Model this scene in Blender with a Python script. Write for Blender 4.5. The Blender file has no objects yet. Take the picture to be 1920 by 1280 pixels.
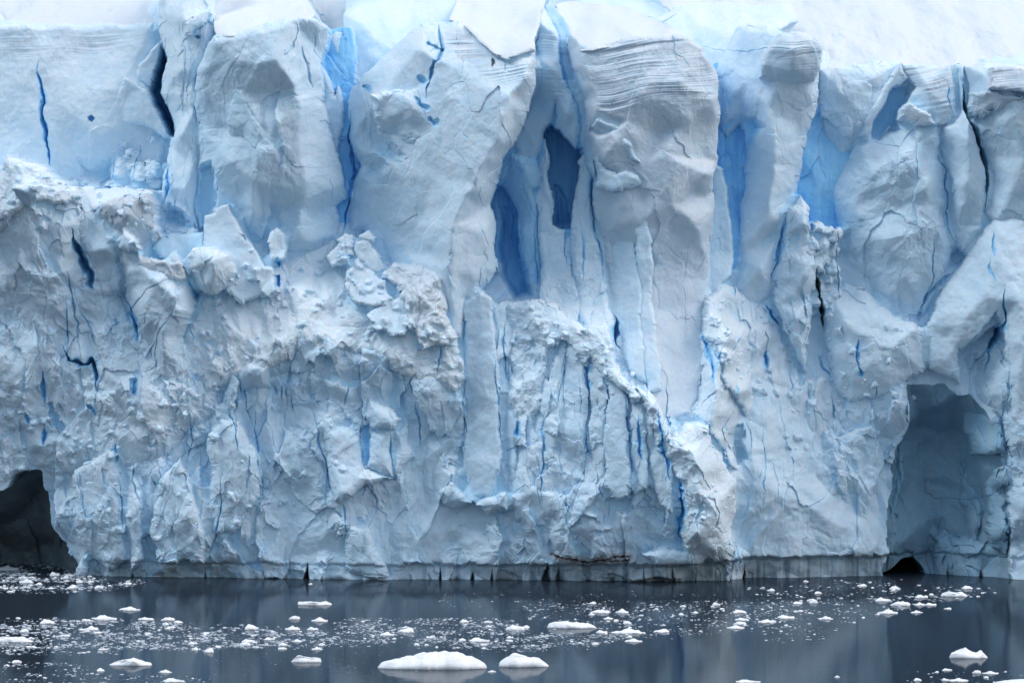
import bpy, math, random
import numpy as np
from mathutils import Vector
from mathutils.geometry import delaunay_2d_cdt

# ------------------------------------------------------------------ camera, sky, sun, exposure
scene = bpy.context.scene
CAM_D, CAM_H = 400.0, 24.0          # distance to the ice front, height above the water (m)
FPX, HOR = 9646.0, 506.0            # focal length in photo pixels, row of the horizon
cam_data = bpy.data.cameras.new('camera')
cam = bpy.data.objects.new('camera', cam_data)
scene.collection.objects.link(cam)
cam.location = (0, -CAM_D, CAM_H)
cam.rotation_euler = (math.radians(90), 0, 0)
cam_data.sensor_width = 36.0
cam_data.lens = 36.0 * FPX / 1920.0
cam_data.shift_y = -(640 - HOR) / 1920.0
cam_data.clip_start = 1.0
cam_data.clip_end = 6000.0
scene.camera = cam

SUN_EL, SUN_AZ = math.radians(50), math.radians(-72)   # azimuth from the camera's back, towards the left
world = bpy.data.worlds.new('World')
scene.world = world
world.use_nodes = True
wn = world.node_tree.nodes; wl = world.node_tree.links
bg = wn['Background']
sky = wn.new('ShaderNodeTexSky')
sky.sky_type = 'NISHITA'; sky.sun_disc = False
sky.sun_elevation = SUN_EL
sky.sun_rotation = math.radians(180) + SUN_AZ
sky.air_density = 1.0; sky.dust_density = 3.0; sky.ozone_density = 1.0
hs = wn.new('ShaderNodeHueSaturation')
hs.inputs['Hue'].default_value = 0.486
hs.inputs['Saturation'].default_value = 0.86
wl.new(sky.outputs[0], hs.inputs['Color'])
wl.new(hs.outputs[0], bg.inputs['Color'])
bg.inputs['Strength'].default_value = 0.162
sun_data = bpy.data.lights.new('sun', 'SUN')
sun_data.energy = 1.25
sun_data.angle = math.radians(20)
sun_data.color = (1.0, 0.99, 0.98)
sun = bpy.data.objects.new('sun', sun_data)
scene.collection.objects.link(sun)
sd = Vector((math.sin(SUN_AZ) * math.cos(SUN_EL), -math.cos(SUN_AZ) * math.cos(SUN_EL), math.sin(SUN_EL)))
sun.rotation_euler = sd.to_track_quat('Z', 'Y').to_euler()
scene.view_settings.view_transform = 'Standard'
scene.view_settings.look = 'None'
scene.view_settings.exposure = 0.28
scene.view_settings.gamma = 1.0
scene.cycles.max_bounces = 8
scene.cycles.diffuse_bounces = 7
scene.cycles.glossy_bounces = 3

# ------------------------------------------------------------------ grid of the ice front (metres)
RES = 0.052
def axis(lo, a, b, hi, fine, coarse):
    return np.concatenate([np.arange(lo, a, coarse), np.arange(a, b, fine), np.arange(b, hi, coarse)])
AX = axis(-60, -42.5, 42.5, 60, RES, RES * 4).astype(np.float32)
AZ = axis(-2, -0.6, 50, 62, RES, RES * 4).astype(np.float32)
X, Z = np.meshgrid(AX, AZ)
NZ, NX = X.shape
f4 = np.float32

def hsh(ix, iz, seed):
    h = (ix.astype(np.int64) * 374761393 + iz.astype(np.int64) * 668265263 + seed * 2147483647 + 12345) & 0xffffffff
    h = ((h ^ (h >> 13)) * 1274126177) & 0xffffffff
    h = ((h ^ (h >> 16)) * 2246822519) & 0xffffffff
    return ((h ^ (h >> 15)) & 0xffff).astype(f4) / f4(65535.0)

def vnoise(x, z, seed):
    ix = np.floor(x); iz = np.floor(z)
    fx = (x - ix).astype(f4); fz = (z - iz).astype(f4)
    ix = ix.astype(np.int32); iz = iz.astype(np.int32)
    out = 0
    def g(di, dj):
        a = hsh(ix + di, iz + dj, seed) * f4(6.2832)
        return np.cos(a) * (fx - di) + np.sin(a) * (fz - dj)
    ux = fx * fx * fx * (fx * (fx * 6 - 15) + 10); uz = fz * fz * fz * (fz * (fz * 6 - 15) + 10)
    a = g(0, 0); b = g(1, 0); c = g(0, 1); d = g(1, 1)
    top = a + ux * (b - a); bot = c + ux * (d - c)
    return ((top + uz * (bot - top)) * 1.5).astype(f4)

def fbm(x, z, seed, octs=4, gain=0.5):
    o = 0; amp = 1.0
    for k in range(octs):
        o = o + amp * vnoise(x * 2 ** k + k * 17.3, z * 2 ** k - k * 9.1, seed + k)
        amp *= gain
    return o

def chunks(x, z, sx, sz, seed, n=4, slope=1.0):
    """angular broken lumps: the upper envelope of many small random pyramids"""
    u = x / f4(sx); v = z / f4(sz)
    iu = np.floor(u).astype(np.int32); iv = np.floor(v).astype(np.int32)
    best = np.full(u.shape, -9, f4)
    for di in (-1, 0, 1):
        for dj in (-1, 0, 1):
            ci = iu + di; cj = iv + dj
            r1 = hsh(ci, cj, seed); r2 = hsh(ci, cj, seed + 1); r3 = hsh(ci, cj, seed + 2); r4 = hsh(ci, cj, seed + 3)
            du = u - (ci + r1); dv = v - (cj + r2)
            m = np.full(u.shape, -9, f4)
            for j in range(n):
                a = f4(6.2832 * j / n) + r3 * 6.2832 + (r4 * 7 * (j + 1) % 1) * f4(1.2)
                s = f4(slope) * (0.45 + ((r4 * 13 * (j + 2)) % 1) * 1.1)
                np.maximum(m, (np.cos(a) * du + np.sin(a) * dv) * s, out=m)
            best = np.maximum(best, r4 * f4(0.7) - m)
    return best.astype(f4)

def bowls(x, z, sx, sz, seed, pw=1.6):
    """melt scallops: shallow bowls meeting in sharp ridges"""
    u = x / f4(sx); v = z / f4(sz)
    iu = np.floor(u).astype(np.int32); iv = np.floor(v).astype(np.int32)
    best = np.full(u.shape, 9, f4)
    for di in (-1, 0, 1):
        for dj in (-1, 0, 1):
            ci = iu + di; cj = iv + dj
            du = u - (ci + hsh(ci, cj, seed)); dv = v - (cj + hsh(ci, cj, seed + 1))
            best = np.minimum(best, (du * du + dv * dv) * (0.6 + hsh(ci, cj, seed + 2)))
    return (np.minimum(best, 1.2) ** (pw / 2)).astype(f4)

def steps(x, z, sx, sz, seed, tilt=.5, groove=.10, grv=.12):
    """fracture blocks: each cell is a tilted flat face at its own depth, with open joints between"""
    u = x / f4(sx); v = z / f4(sz)
    iu = np.floor(u).astype(np.int32); iv = np.floor(v).astype(np.int32)
    b1 = np.full(u.shape, 9, f4); b2 = np.full(u.shape, 9, f4); val = np.zeros(u.shape, f4)
    for di in (-1, 0, 1):
        for dj in (-1, 0, 1):
            ci = iu + di; cj = iv + dj
            du = u - (ci + hsh(ci, cj, seed)); dv = v - (cj + hsh(ci, cj, seed + 1))
            r = hsh(ci, cj, seed + 2); a = hsh(ci, cj, seed + 3) * f4(6.2832)
            d = np.abs(du + dv * .35 * (r - .5)) ** 1.5 + np.abs(dv) ** 1.5
            w = (r - .5) + tilt * (np.cos(a) * du + np.sin(a) * dv)
            m = d < b1
            b2 = np.where(m, b1, np.minimum(b2, d)); val = np.where(m, w, val); b1 = np.where(m, d, b1)
    g = np.clip(1 - (b2 - b1) / f4(groove), 0, 1)
    return (val - g * grv).astype(f4), g.astype(f4)

def blur(a, r):
    for ax in (0, 1):
        n = a.shape[ax]
        pad = [(0, 0), (0, 0)]; pad[ax] = (r + 1, r)
        c = np.cumsum(np.pad(a, pad, mode='edge').astype(np.float64), axis=ax)
        hi = np.take(c, np.arange(2 * r + 1, 2 * r + 1 + n), axis=ax); lo = np.take(c, np.arange(0, n), axis=ax)
        a = ((hi - lo) / (2 * r + 1)).astype(f4)
    return a

# domain warp shared by every field
WX = (fbm(X / 7, Z / 7, 11, 3, .36) * 1.3).astype(f4)
WZ = (fbm(X / 7, Z / 7, 31, 3, .36) * 1.3).astype(f4)
XX = X + WX; ZZ = Z + WZ
fine = (fbm(X / 1.3, Z / 1.6, 71, 3) * 0.035 + fbm(X / 0.3, Z / 0.4, 76, 2) * 0.008).astype(f4)
mid = fbm(X / 3.2, Z / 3.6, 81, 4).astype(f4)
big = fbm(X / 9, Z / 11, 91, 3).astype(f4)
CA = chunks(XX, ZZ, 4.2, 5.0, 101)
CB = chunks(XX, ZZ, 1.9, 2.3, 111)
CC = chunks(XX + 3, ZZ, 0.85, 0.95, 121)
CD = chunks(X + WX * .3, Z + WZ * .3, 0.38, 0.36, 131, n=3)
VA = chunks(X + WX * .8, Z + WZ, 2.6, 12.0, 141)
VB = chunks(X + WX * .7, Z + WZ, 1.3, 5.0, 151)
VC = chunks(X + WX * .5, Z + WZ, 0.7, 2.4, 161, n=3)
layer = Z - X * 0.05 + WZ * 0.28 + fbm(X / 10, Z / 8, 66, 2) * 0.5
STR = (fbm(X / 25, layer / 0.50, 171, 3) * 0.5 + vnoise(X / 6, layer / 0.14, 178) * 0.34).astype(f4)

BA = bowls(XX, ZZ, 2.6, 3.6, 181)
BB = bowls(XX, ZZ + 5, 1.15, 1.5, 185)
BC = bowls(X + WX * .5, Z + WZ * .5, 0.5, 0.6, 189)
PATCH = np.clip(fbm(X / 3.4, Z / 3.4, 193, 3) * 1.7 + .35, 0, 1).astype(f4)      # where the face is crumbly
ED1 = (fbm(X / .9, Z / .9, 331, 3) * .16).astype(f4)
S1, G1 = steps(XX * 1 + ED1, ZZ + ED1, 2.4, 5.5, 341, .9, .10)
S2, G2 = steps(X + WX * .6 + ED1, Z + WZ * .6 - ED1, 1.05, 2.2, 351, .9, .12, .08)
S3, G3 = steps(X + ED1, Z + WZ * .4 - ED1, .45, .6, 361, .9, .15, 0)
PT2 = np.clip(fbm(X / 4.5, Z / 4.5, 371, 3) * 1.8 + .55, 0, 1).astype(f4)
det = BA * 0.45 + BB * 0.24 + PATCH * (CC * 0.32 + BC * 0.08) + fine
FIELD = {
    'smooth': big * 0.5 + mid * 0.12 + CA * 0.95 + CB * 0.25 + S1 * .30 + det * 0.55 - 0.55,
    'pane':   big * 0.4 + mid * 0.12 + CA * 0.22 + BA * .14 + fine * 0.5 + PATCH * CC * .08 - 0.25,
    'chip':   mid * 0.2 + CA * 1.5 + CB * 0.6 + S1 * .55 + S2 * .38 * PT2 + S3 * .18 * PATCH + det * .6 - 1.1,
    'facet':  big * .4 + mid * 0.12 + CA * 1.6 + CB * 0.6 + BA * .2 + BB * .12 + S1 * .35 + PATCH * (CC * .16 + S3 * .08) + fine * .8 - 1.2,
    'rubble': mid * 0.3 + CA * 0.8 + CB * 1.0 + CC * 0.35 + S2 * .4 * PT2 + CD * 0.12 + BB * .15 + fine - 1.1,
    'crumb':  mid * 0.3 + CB * 0.9 + CC * 0.60 + CD * 0.22 + fine - 0.8,
    'flute':  VA * 1.3 + VB * 0.8 + VC * 0.25 + mid * 0.2 + CB * 0.3 + S1 * .5 + S2 * .4 * PT2 + det * .5 - 1.3,
    'wall':   mid * 0.2 + CA * 1.2 + VA * 1.1 + CB * 0.45 + VB * 0.4 + S1 * 1.1 + S2 * .7 * PT2 + S3 * .2 * PATCH + det * .6 - 1.8,
    'scallop': big * 0.5 + mid * .2 + BA * 1.3 + BB * 0.3 + fine * 0.8 - 0.6,
    'strata': big * 0.25 + mid * 0.15 + BA * .1 + CB * 0.2 + fine - 0.1,
    'snow':   big * 0.25 + mid * 0.10 + CA * .16 + fine * 0.3,
}

# ------------------------------------------------------------------ photo pixel -> world
def front_offset(px, py):
    """how far the foot of the front swings towards or away from the boat along its length"""
    g = np.interp(px, [-200, 140, 330, 820, 1000, 1180, 1370, 1400, 1600, 1800, 1900, 2100],
                  [-7, -4.5, 0, 0.2, 3.5, 5.5, 5.0, -2.5, -3.5, -3, 1.5, 3])
    return g * np.interp(py, [420, 800], [0, 1])
def world_xz(px, py, p):
    d = CAM_D - p
    return (px - 960.0) / FPX * d, CAM_H - (py - HOR) / FPX * d

P = np.full(X.shape, -60, f4)
ID = np.zeros(X.shape, np.int16)
BLUE = np.zeros(X.shape, f4)
DIRT = np.zeros(X.shape, f4)
DARK = np.zeros(X.shape, f4)  # shade painted into caves and other recesses; also drip stains at the foot
STRW = np.zeros(X.shape, f4)
SOFT = np.zeros(X.shape, f4)          # loose snow cover 0..1
def cells(x, z, sz, seed):
    """a random offset per broken-off chip: makes edges step in angular bites"""
    u = x / f4(sz); v = z / f4(sz)
    iu = np.floor(u).astype(np.int32); iv = np.floor(v).astype(np.int32)
    best = np.full(u.shape, 9, f4); ox = np.zeros(u.shape, f4); oz = np.zeros(u.shape, f4)
    for di in (-1, 0, 1):
        for dj in (-1, 0, 1):
            ci = iu + di; cj = iv + dj
            d = (u - (ci + hsh(ci, cj, seed))) ** 2 + (v - (cj + hsh(ci, cj, seed + 1))) ** 2
            m = d < best
            best = np.where(m, d, best); ox = np.where(m, hsh(ci, cj, seed + 2) - .5, ox); oz = np.where(m, hsh(ci, cj, seed + 3) - .5, oz)
    return ox.astype(f4), oz.astype(f4)
c1x, c1z = cells(X + WX * .3, Z + WZ * .3, 1.3, 241)
c2x, c2z = cells(X, Z, .5, 251)
EWX = (fbm(X / 3, Z / 3, 201, 4, .45) * .40 + c1x * .26 + c2x * .16).astype(f4)
EWZ = (fbm(X / 3, Z / 3, 221, 4, .45) * .40 + c1z * .26 + c2z * .16).astype(f4)
CWX = (fbm(X / 1.6, Z / 1.6, 261, 4, .5) * .40).astype(f4)
CWZ = (fbm(X / 1.6, Z / 1.6, 271, 4, .5) * .40).astype(f4)
SWX = (fbm(X / 3.0, Z / 3.0, 207, 3, 0.4) * 0.6).astype(f4)
SWZ = (fbm(X / 3.0, Z / 3.0, 227, 3, 0.4) * 0.6).astype(f4)

OBJS = []          # (name, label, category, group, kind, parent index or None)
def OBJ(name, label=None, category=None, group=None, kind=None, parent=None):
    OBJS.append((name, label, category, group, kind, parent))
    return len(OBJS) - 1

def raster(verts3, poly_n, pad=0.6, warp=1.0, sm=0.16):
    """verts3: (x, z, p) list, first poly_n are the outline. returns slices, p, inside, edge distance"""
    v2 = [Vector((a[0], a[1])) for a in verts3]
    vs, es, fs, ov, oe, of = delaunay_2d_cdt(v2, [], [list(range(poly_n))], 1, 1e-5)
    val = []
    for k, v in enumerate(vs):
        if ov[k]:
            val.append(verts3[ov[k][0]][2])
        else:
            ds = sorted(((v[0] - a[0]) ** 2 + (v[1] - a[1]) ** 2, a[2]) for a in verts3[:poly_n])[:2]
            val.append(0.5 * (ds[0][1] + ds[1][1]))
    xs = [v[0] for v in v2]; zs = [v[1] for v in v2]
    i0 = max(0, np.searchsorted(AX, min(xs) - pad) - 1); i1 = min(NX, np.searchsorted(AX, max(xs) + pad) + 1)
    j0 = max(0, np.searchsorted(AZ, min(zs) - pad) - 1); j1 = min(NZ, np.searchsorted(AZ, max(zs) + pad) + 1)
    if i1 - i0 < 2 or j1 - j0 < 2:
        return None
    sl = (slice(j0, j1), slice(i0, i1))
    gx = X[sl] + EWX[sl] * warp; gz = Z[sl] + EWZ[sl] * warp
    sx_ = X[sl] + SWX[sl] * warp; sz_ = Z[sl] + SWZ[sl] * warp
    pv = np.full(gx.shape, np.nan, f4); ps = np.full(gx.shape, np.nan, f4)
    for f in fs:
        for t in range(1, len(f) - 1):
            a, b, c = f[0], f[t], f[t + 1]
            ax, az = vs[a]; bx, bz = vs[b]; cx, cz = vs[c]
            det = (bz - cz) * (ax - cx) + (cx - bx) * (az - cz)
            if abs(det) < 1e-9: continue
            ii0 = max(0, np.searchsorted(AX, min(ax, bx, cx) - 1.3 * warp) - i0); ii1 = min(i1, np.searchsorted(AX, max(ax, bx, cx) + 1.3 * warp) + 1) - i0
            jj0 = max(0, np.searchsorted(AZ, min(az, bz, cz) - 1.3 * warp) - j0); jj1 = min(j1, np.searchsorted(AZ, max(az, bz, cz) + 1.3 * warp) + 1) - j0
            if ii1 <= ii0 or jj1 <= jj0: continue
            s2 = (slice(jj0, jj1), slice(ii0, ii1))
            x = gx[s2]; z = gz[s2]
            l1 = ((bz - cz) * (x - cx) + (cx - bx) * (z - cz)) / det
            l2 = ((cz - az) * (x - cx) + (ax - cx) * (z - cz)) / det
            l3 = 1 - l1 - l2
            ins = (l1 >= -1e-6) & (l2 >= -1e-6) & (l3 >= -1e-6)
            xs_ = sx_[s2]; zs_ = sz_[s2]
            m1 = ((bz - cz) * (xs_ - cx) + (cx - bx) * (zs_ - cz)) / det
            m2 = ((cz - az) * (xs_ - cx) + (ax - cx) * (zs_ - cz)) / det
            m3 = 1 - m1 - m2
            w = m1 * val[a] + m2 * val[b] + m3 * val[c]
            sub = pv[s2]; sub[ins] = w[ins]
            ins = (m1 >= -1e-6) & (m2 >= -1e-6) & (m3 >= -1e-6)
            sub = ps[s2]; sub[ins] = w[ins]
    inside = ~np.isnan(pv)
    lo_ = min(val); hi_ = max(val)
    pv = np.where(np.isnan(ps), np.clip(pv, lo_, hi_), ps)
    dist = np.full(gx.shape, 1e6, f4)
    for k in range(poly_n):
        ax, az = v2[k]; bx, bz = v2[(k + 1) % poly_n]
        ex, ez = bx - ax, bz - az
        L2 = ex * ex + ez * ez + 1e-9
        t = np.clip(((gx - ax) * ex + (gz - az) * ez) / L2, 0, 1)
        dist = np.minimum(dist, (gx - ax - t * ex) ** 2 + (gz - az - t * ez) ** 2)
    pv = np.where(inside, pv, 0).astype(f4)
    rb = int(round(sm / RES))
    if rb > 0:
        w = inside.astype(f4); a = pv * w
        for _ in range(2): a = blur(a, rb); w = blur(w, rb)
        pv = np.where(inside, a / np.maximum(w, 1e-4), 0)
    return sl, pv, inside, np.sqrt(dist)

def conv(pts, dp=0.0, ofs=True):
    out = []
    for a in pts:
        p = a[2] + dp + (float(front_offset(a[0], a[1])) if ofs else 0)
        x, z = world_xz(a[0], a[1], p)
        out.append((x, z, p))
    return out

def block(oid, pts, inner=(), cls='smooth', amp=1.0, bev=1.2, bw=0.9, sm=0.16, dp=0.0, blue=0.0, dirt=0.0, dark=0.0, soft=0.0, warp=1.0, force=False, ofs=True, plain=False):
    r = raster(conv(list(pts) + list(inner), dp, ofs), len(pts), warp=warp, sm=sm)
    if r is None: return
    sl, pv, ins, d = r
    t = 1 - np.minimum(d / bw, 1)
    pb = pv + FIELD[cls][sl] * amp - bev * (1 - np.sqrt(np.maximum(0, 1 - t * t)))
    m = ins & ((pb > P[sl]) | force)
    P[sl] = np.where(m, pb, P[sl])
    ID[sl] = np.where(m, oid, ID[sl])
    if plain: return
    for arr, v in ((BLUE, blue), (DIRT, dirt), (DARK, dark), (SOFT, soft)):
        arr[sl] = np.where(m, v, arr[sl])

def pit(pts, inner=(), soft=0.5, blue=0.6, dark=0.0, cls='pane', amp=0.6, warp=1.0, oid=None, ofs=True, rim=None):
    """a hollow cut into whatever is there: pts carry the depth of its back wall"""
    vv = conv(list(pts) + list(inner), 0, ofs)
    for k, a in enumerate(pts):          # the rim is seen where it meets the surrounding surface
        ps = float(front_offset(a[0], a[1]))
        for _ in range(2):
            x, z = world_xz(a[0], a[1], ps)
            ps = max(float(P[min(NZ - 1, int(np.searchsorted(AZ, z))), min(NX - 1, int(np.searchsorted(AX, x)))]), vv[k][2])
        if rim is not None: ps = rim
        x, z = world_xz(a[0], a[1], ps)
        vv[k] = (x, z, vv[k][2])
    r = raster(vv, len(pts), warp=warp)
    if r is None: return
    sl, pv, ins, d = r
    w = np.where(ins, np.clip(d / soft, 0, 1), 0)
    w = w * w * (3 - 2 * w)
    tgt = pv + FIELD[cls][sl] * amp
    m = ins & (tgt < P[sl])
    P[sl] = np.where(m, P[sl] * (1 - w) + tgt * w, P[sl])
    BLUE[sl] = np.where(m, BLUE[sl] * (1 - w) + blue * w, BLUE[sl])
    DARK[sl] = np.where(m, DARK[sl] * (1 - w) + dark * w, DARK[sl])
    SOFT[sl] = np.where(m, SOFT[sl] * (1 - w), SOFT[sl])
    if oid is not None:
        ID[sl] = np.where(m & (w > 0.3), oid, ID[sl])

def line_dist(pts, pad):
    w = []
    for a in pts:
        p = float(front_offset(a[0], a[1]))
        w.append(world_xz(a[0], a[1], p))
    xs = [a[0] for a in w]; zs = [a[1] for a in w]
    i0 = max(0, np.searchsorted(AX, min(xs) - pad)); i1 = min(NX, np.searchsorted(AX, max(xs) + pad))
    j0 = max(0, np.searchsorted(AZ, min(zs) - pad)); j1 = min(NZ, np.searchsorted(AZ, max(zs) + pad))
    if i1 - i0 < 2 or j1 - j0 < 2: return None
    sl = (slice(j0, j1), slice(i0, i1))
    gx = X[sl] + CWX[sl] * 0.5; gz = Z[sl] + CWZ[sl] * 0.5
    best = np.full(gx.shape, 1e6, f4); tt = np.zeros(gx.shape, f4)
    n = len(w) - 1
    for k in range(n):
        ax, az = w[k]; bx, bz = w[k + 1]
        ex, ez = bx - ax, bz - az
        t = np.clip(((gx - ax) * ex + (gz - az) * ez) / (ex * ex + ez * ez + 1e-9), 0, 1)
        dd = np.hypot(gx - ax - t * ex, gz - az - t * ez)
        mm = dd < best
        best = np.where(mm, dd, best); tt = np.where(mm, (k + t) / n, tt)
    return sl, best, tt

CRACKS = []
def crack(pts, w=4, depth=2.0, blue=0.7, halo=2.2, dark=0.0, taper=True):
    CRACKS.append((pts, w, depth, blue, halo, dark, taper))

def carve(pts, w, depth, blue, halo, dark, taper):
    """a fissure: w in photo pixels, tapering at its ends"""
    W = max(w * (0.5 if w < 7 else 0.62), 1.5) * CAM_D / FPX
    r = line_dist(pts, W * 6 + 1.0)
    if r is None: return
    sl, d, t = r
    vary = np.clip(0.8 + 0.9 * vnoise(X[sl] / 0.6, Z[sl] / 0.9, 301), .3, 1.6)
    tap = np.clip(np.minimum(t, 1 - t) * 3, 0.05, 1) ** 0.8 if taper else 1.0
    ww = W * tap * vary
    q = np.clip(1 - d / ww, 0, 1)
    P[sl] -= depth * (0.13 if w < 5 else 0.26 if w < 7 else 0.42) * tap * q ** 0.8
    bl = np.clip(1 - (d / (ww * halo + 0.02)), 0, 1) * blue * (0.62 if w < 7 else 0.95)
    BLUE[sl] = np.maximum(BLUE[sl], bl)
    DARK[sl] = np.maximum(DARK[sl], np.clip(q * 2, 0, 1) * dark)

def stain(pts, arr, rad, val, edge=0.6):
    """soft-edged patch (polygon in photo pixels) of another kind of ice or dirt"""
    r = raster([(*world_xz(a[0], a[1], float(front_offset(a[0], a[1]))), 0.0) for a in pts], len(pts), warp=1.0)
    if r is None: return
    sl, pv, ins, d = r
    w = np.where(ins, np.clip(d / rad, 0, 1), 0) * (0.75 + 0.25 * np.clip(mid[sl] * 2, -1, 1))
    arr[sl] = np.maximum(arr[sl], w * val)


def _ext(a, r, fn):
    for ax in (0, 1):
        for k in range(1, r + 1):
            pass
    return a
def slide(a, r, fn):
    """running max / min over a (2r+1) square"""
    for ax in (0, 1):
        out = a.copy(); w = 1
        src = a
        acc = a.copy(); span = 1
        while span < 2 * r + 1:
            step = min(span, 2 * r + 1 - span)
            sh = np.roll(acc, -step, axis=ax)
            acc = fn(acc, sh); span += step
        a = np.roll(acc, r, axis=ax)
    return a
def slide_diag(a, r, fn):
    for sg in (1, -1):
        acc = a.copy(); span = 1
        while span < 2 * r + 1:
            step = min(span, 2 * r + 1 - span)
            acc = fn(acc, np.roll(np.roll(acc, -step, axis=0), -step * sg, axis=1)); span += step
        a = np.roll(np.roll(acc, r, axis=0), r * sg, axis=1)
    return a
def fill_gaps(rm=0.34, keep=0.6):
    """neighbouring blocks touch: slots narrower than ~0.7 m are only shallow joints of blue ice"""
    r = max(2, int(round(rm / RES)))
    cl = slide(slide(P, r, np.maximum), r, np.minimum)
    r2 = max(2, int(round(r * .72)))
    cl = np.minimum(cl, slide_diag(slide_diag(P, r2, np.maximum), r2, np.minimum))
    cl = blur(cl, max(1, r // 4))
    tgt = cl - keep * np.clip(.7 + .9 * vnoise(X / 2.5, Z / 4, 305), .25, 1.5)
    m = (tgt > P) & (X > -42) & (X < 42) & (Z < 49.5) & (Z > 0)
    P[m] = tgt[m]
    BLUE[m] = np.maximum(BLUE[m], .22); SOFT[m] = 0
    todo = m & (ID == 0)
    for k in range(1, 2 * r):
        for ax, d in ((1, k), (1, -k), (0, k), (0, -k)):
            nb = np.roll(ID, d, axis=ax)
            t = todo & (nb > 0)
            ID[t] = nb[t]; todo &= ~t

def lay_snow():
    """loose snow and rime lie on whatever faces up; layered snow shows as fine ledges"""
    P[:] += STRW * STR * 0.19 * np.clip(.7 + 1.2 * vnoise(X / 5, Z / 1.2, 309), 0, 1.4)
    DIRT[:] = np.maximum(DIRT, STRW * np.clip(.35 - STR * 1.4, 0, 1) * .15)
    r = max(1, int(.12 / RES))
    s_ = blur(P, r)
    g = np.zeros_like(P)
    g[1:-1] = (s_[:-2] - s_[2:]) / np.maximum(AZ[2:] - AZ[:-2], 1e-3)[:, None]     # > 0 where the face leans back
    up = np.clip((blur(g, r) - .25) * 1.1, 0, 1)
    up *= np.clip(.75 + vnoise(X / 2, Z / 2, 307), 0, 1) * np.clip((Z - 2) / 2, 0, 1) * (1 - np.clip(BLUE * 1.6, 0, 1)) * (1 - DARK)
    SOFT[:] = np.maximum(SOFT, up * .8)
# ------------------------------------------------------------------ the ice front, block by block (photo pixel x, y, metres in front of the datum)
glacier = OBJ('glacier', None, None, None, 'structure')
block(glacier, [(-600, 1150, 0), (2500, 1150, 0), (2500, 700, -1), (2500, 420, -4), (2500, 120, -9), (2500, 0, -45), (2500, -120, -100), (2500, -420, -180),
                (-600, -420, -180), (-600, -120, -100), (-600, 0, -45), (-600, 60, -14), (-600, 420, -8), (-600, 700, -1)],
      [(140, 1090, 0), (500, 1090, 0), (900, 1090, 0), (1250, 1090, 0), (1390, 1090, 0), (1700, 1090, 0), (1900, 1090, 0),
       (0, 700, -1), (400, 700, 0), (800, 720, 1.2), (1200, 700, 0), (1500, 700, -1), (1800, 700, -0.5), (1380, 860, 0),
       (0, 430, -4), (300, 440, -3.4), (340, 560, -2), (520, 500, -2.4), (640, 440, -4), (960, 440, -7), (1400, 480, -4), (1550, 430, -4.4), (1560, 560, -2.4), (1800, 420, -3),
       (100, 300, -9), (310, 300, -11), (640, 250, -11), (1000, 250, -9), (1070, 300, -10), (1370, 260, -9), (1520, 330, -9), (1800, 280, -7),
       (0, 48, -12), (290, 50, -14), (640, 70, -14), (1030, 60, -14), (1380, 120, -14), (1550, 122, -10), (1900, 118, -10),
       (0, 0, -40), (500, -5, -45), (960, -10, -45), (1400, 8, -38), (1700, 0, -48), (1900, 0, -48), (1600, 60, -26), (1850, 60, -28), (1750, 25, -40),
       (0, -100, -90), (960, -100, -90), (1900, -100, -90)],
      cls='smooth', bev=0, amp=1.0, blue=0.12)

# ---- far snowfield above the brink, its own structure
snow = OBJ('snowfield', None, None, None, 'structure')
block(snow, [(-600, 60, -14), (-300, 61, -14), (0, 60, -13.5), (150, 60, -13), (296, 58, -13), (300, -20, -50), (330, -120, -95), (330, -420, -190), (-600, -420, -190), (-600, -100, -95)],
      [(20, 30, -22), (60, 15, -26), (150, 8, -28), (250, 12, -27), (290, 25, -20), (0, 0, -40)], cls='snow', amp=12, bev=0, soft=1, dirt=.12, warp=.6, sm=.1)
block(snow, [(570, 75, -12), (660, 80, -12), (652, 0, -40), (660, -80, -90), (660, -420, -190), (300, -420, -190), (400, -60, -80), (560, -20, -40)], [], cls='snow', amp=12, bev=0, soft=1, dirt=.12, warp=.6, sm=.1)
block(snow, [(1280, 75, -15), (1380, 95, -12), (1440, 100, -11), (1530, 150, -7.5), (1600, 142, -6.5), (1670, 135, -5.5), (1800, 140, -5.5), (1920, 145, -5.5), (2200, 145, -7), (2500, 145, -9), (2500, -100, -95), (2500, -420, -190), (600, -420, -190), (640, -70, -90), (860, -30, -50), (1200, -20, -45), (1250, 20, -30)],
      [(1400, 10, -38), (1480, 12, -36), (1570, 60, -22), (1640, 45, -26), (1680, 62, -21), (1750, 75, -19), (1850, 60, -24), (1880, 75, -20), (1740, 38, -30), (1860, 30, -34), (1600, 15, -36), (1700, 8, -42), (1900, 5, -44)], cls='snow', amp=12, bev=0, soft=1, dirt=.12, warp=.5, sm=.1)
stain([(1855, 98), (1880, 95), (1900, 108), (1880, 118), (1860, 112)], BLUE, .3, .55)
for q in ([(1565, -4), (1580, 8), (1600, 22), (1640, 40), (1690, 60)], [(1300, 75), (1400, 90), (1560, 95)], [(1890, 5), (1898, 20), (1905, 40), (1900, 52)]):
    crack(q, 3, 1.5, .25)

for q in ([(1240, 30), (1262, 18), (1290, 2)], [(1440, 112), (1560, 98), (1640, 92)]):
    crack(q, 3, 2, .18)

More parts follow.
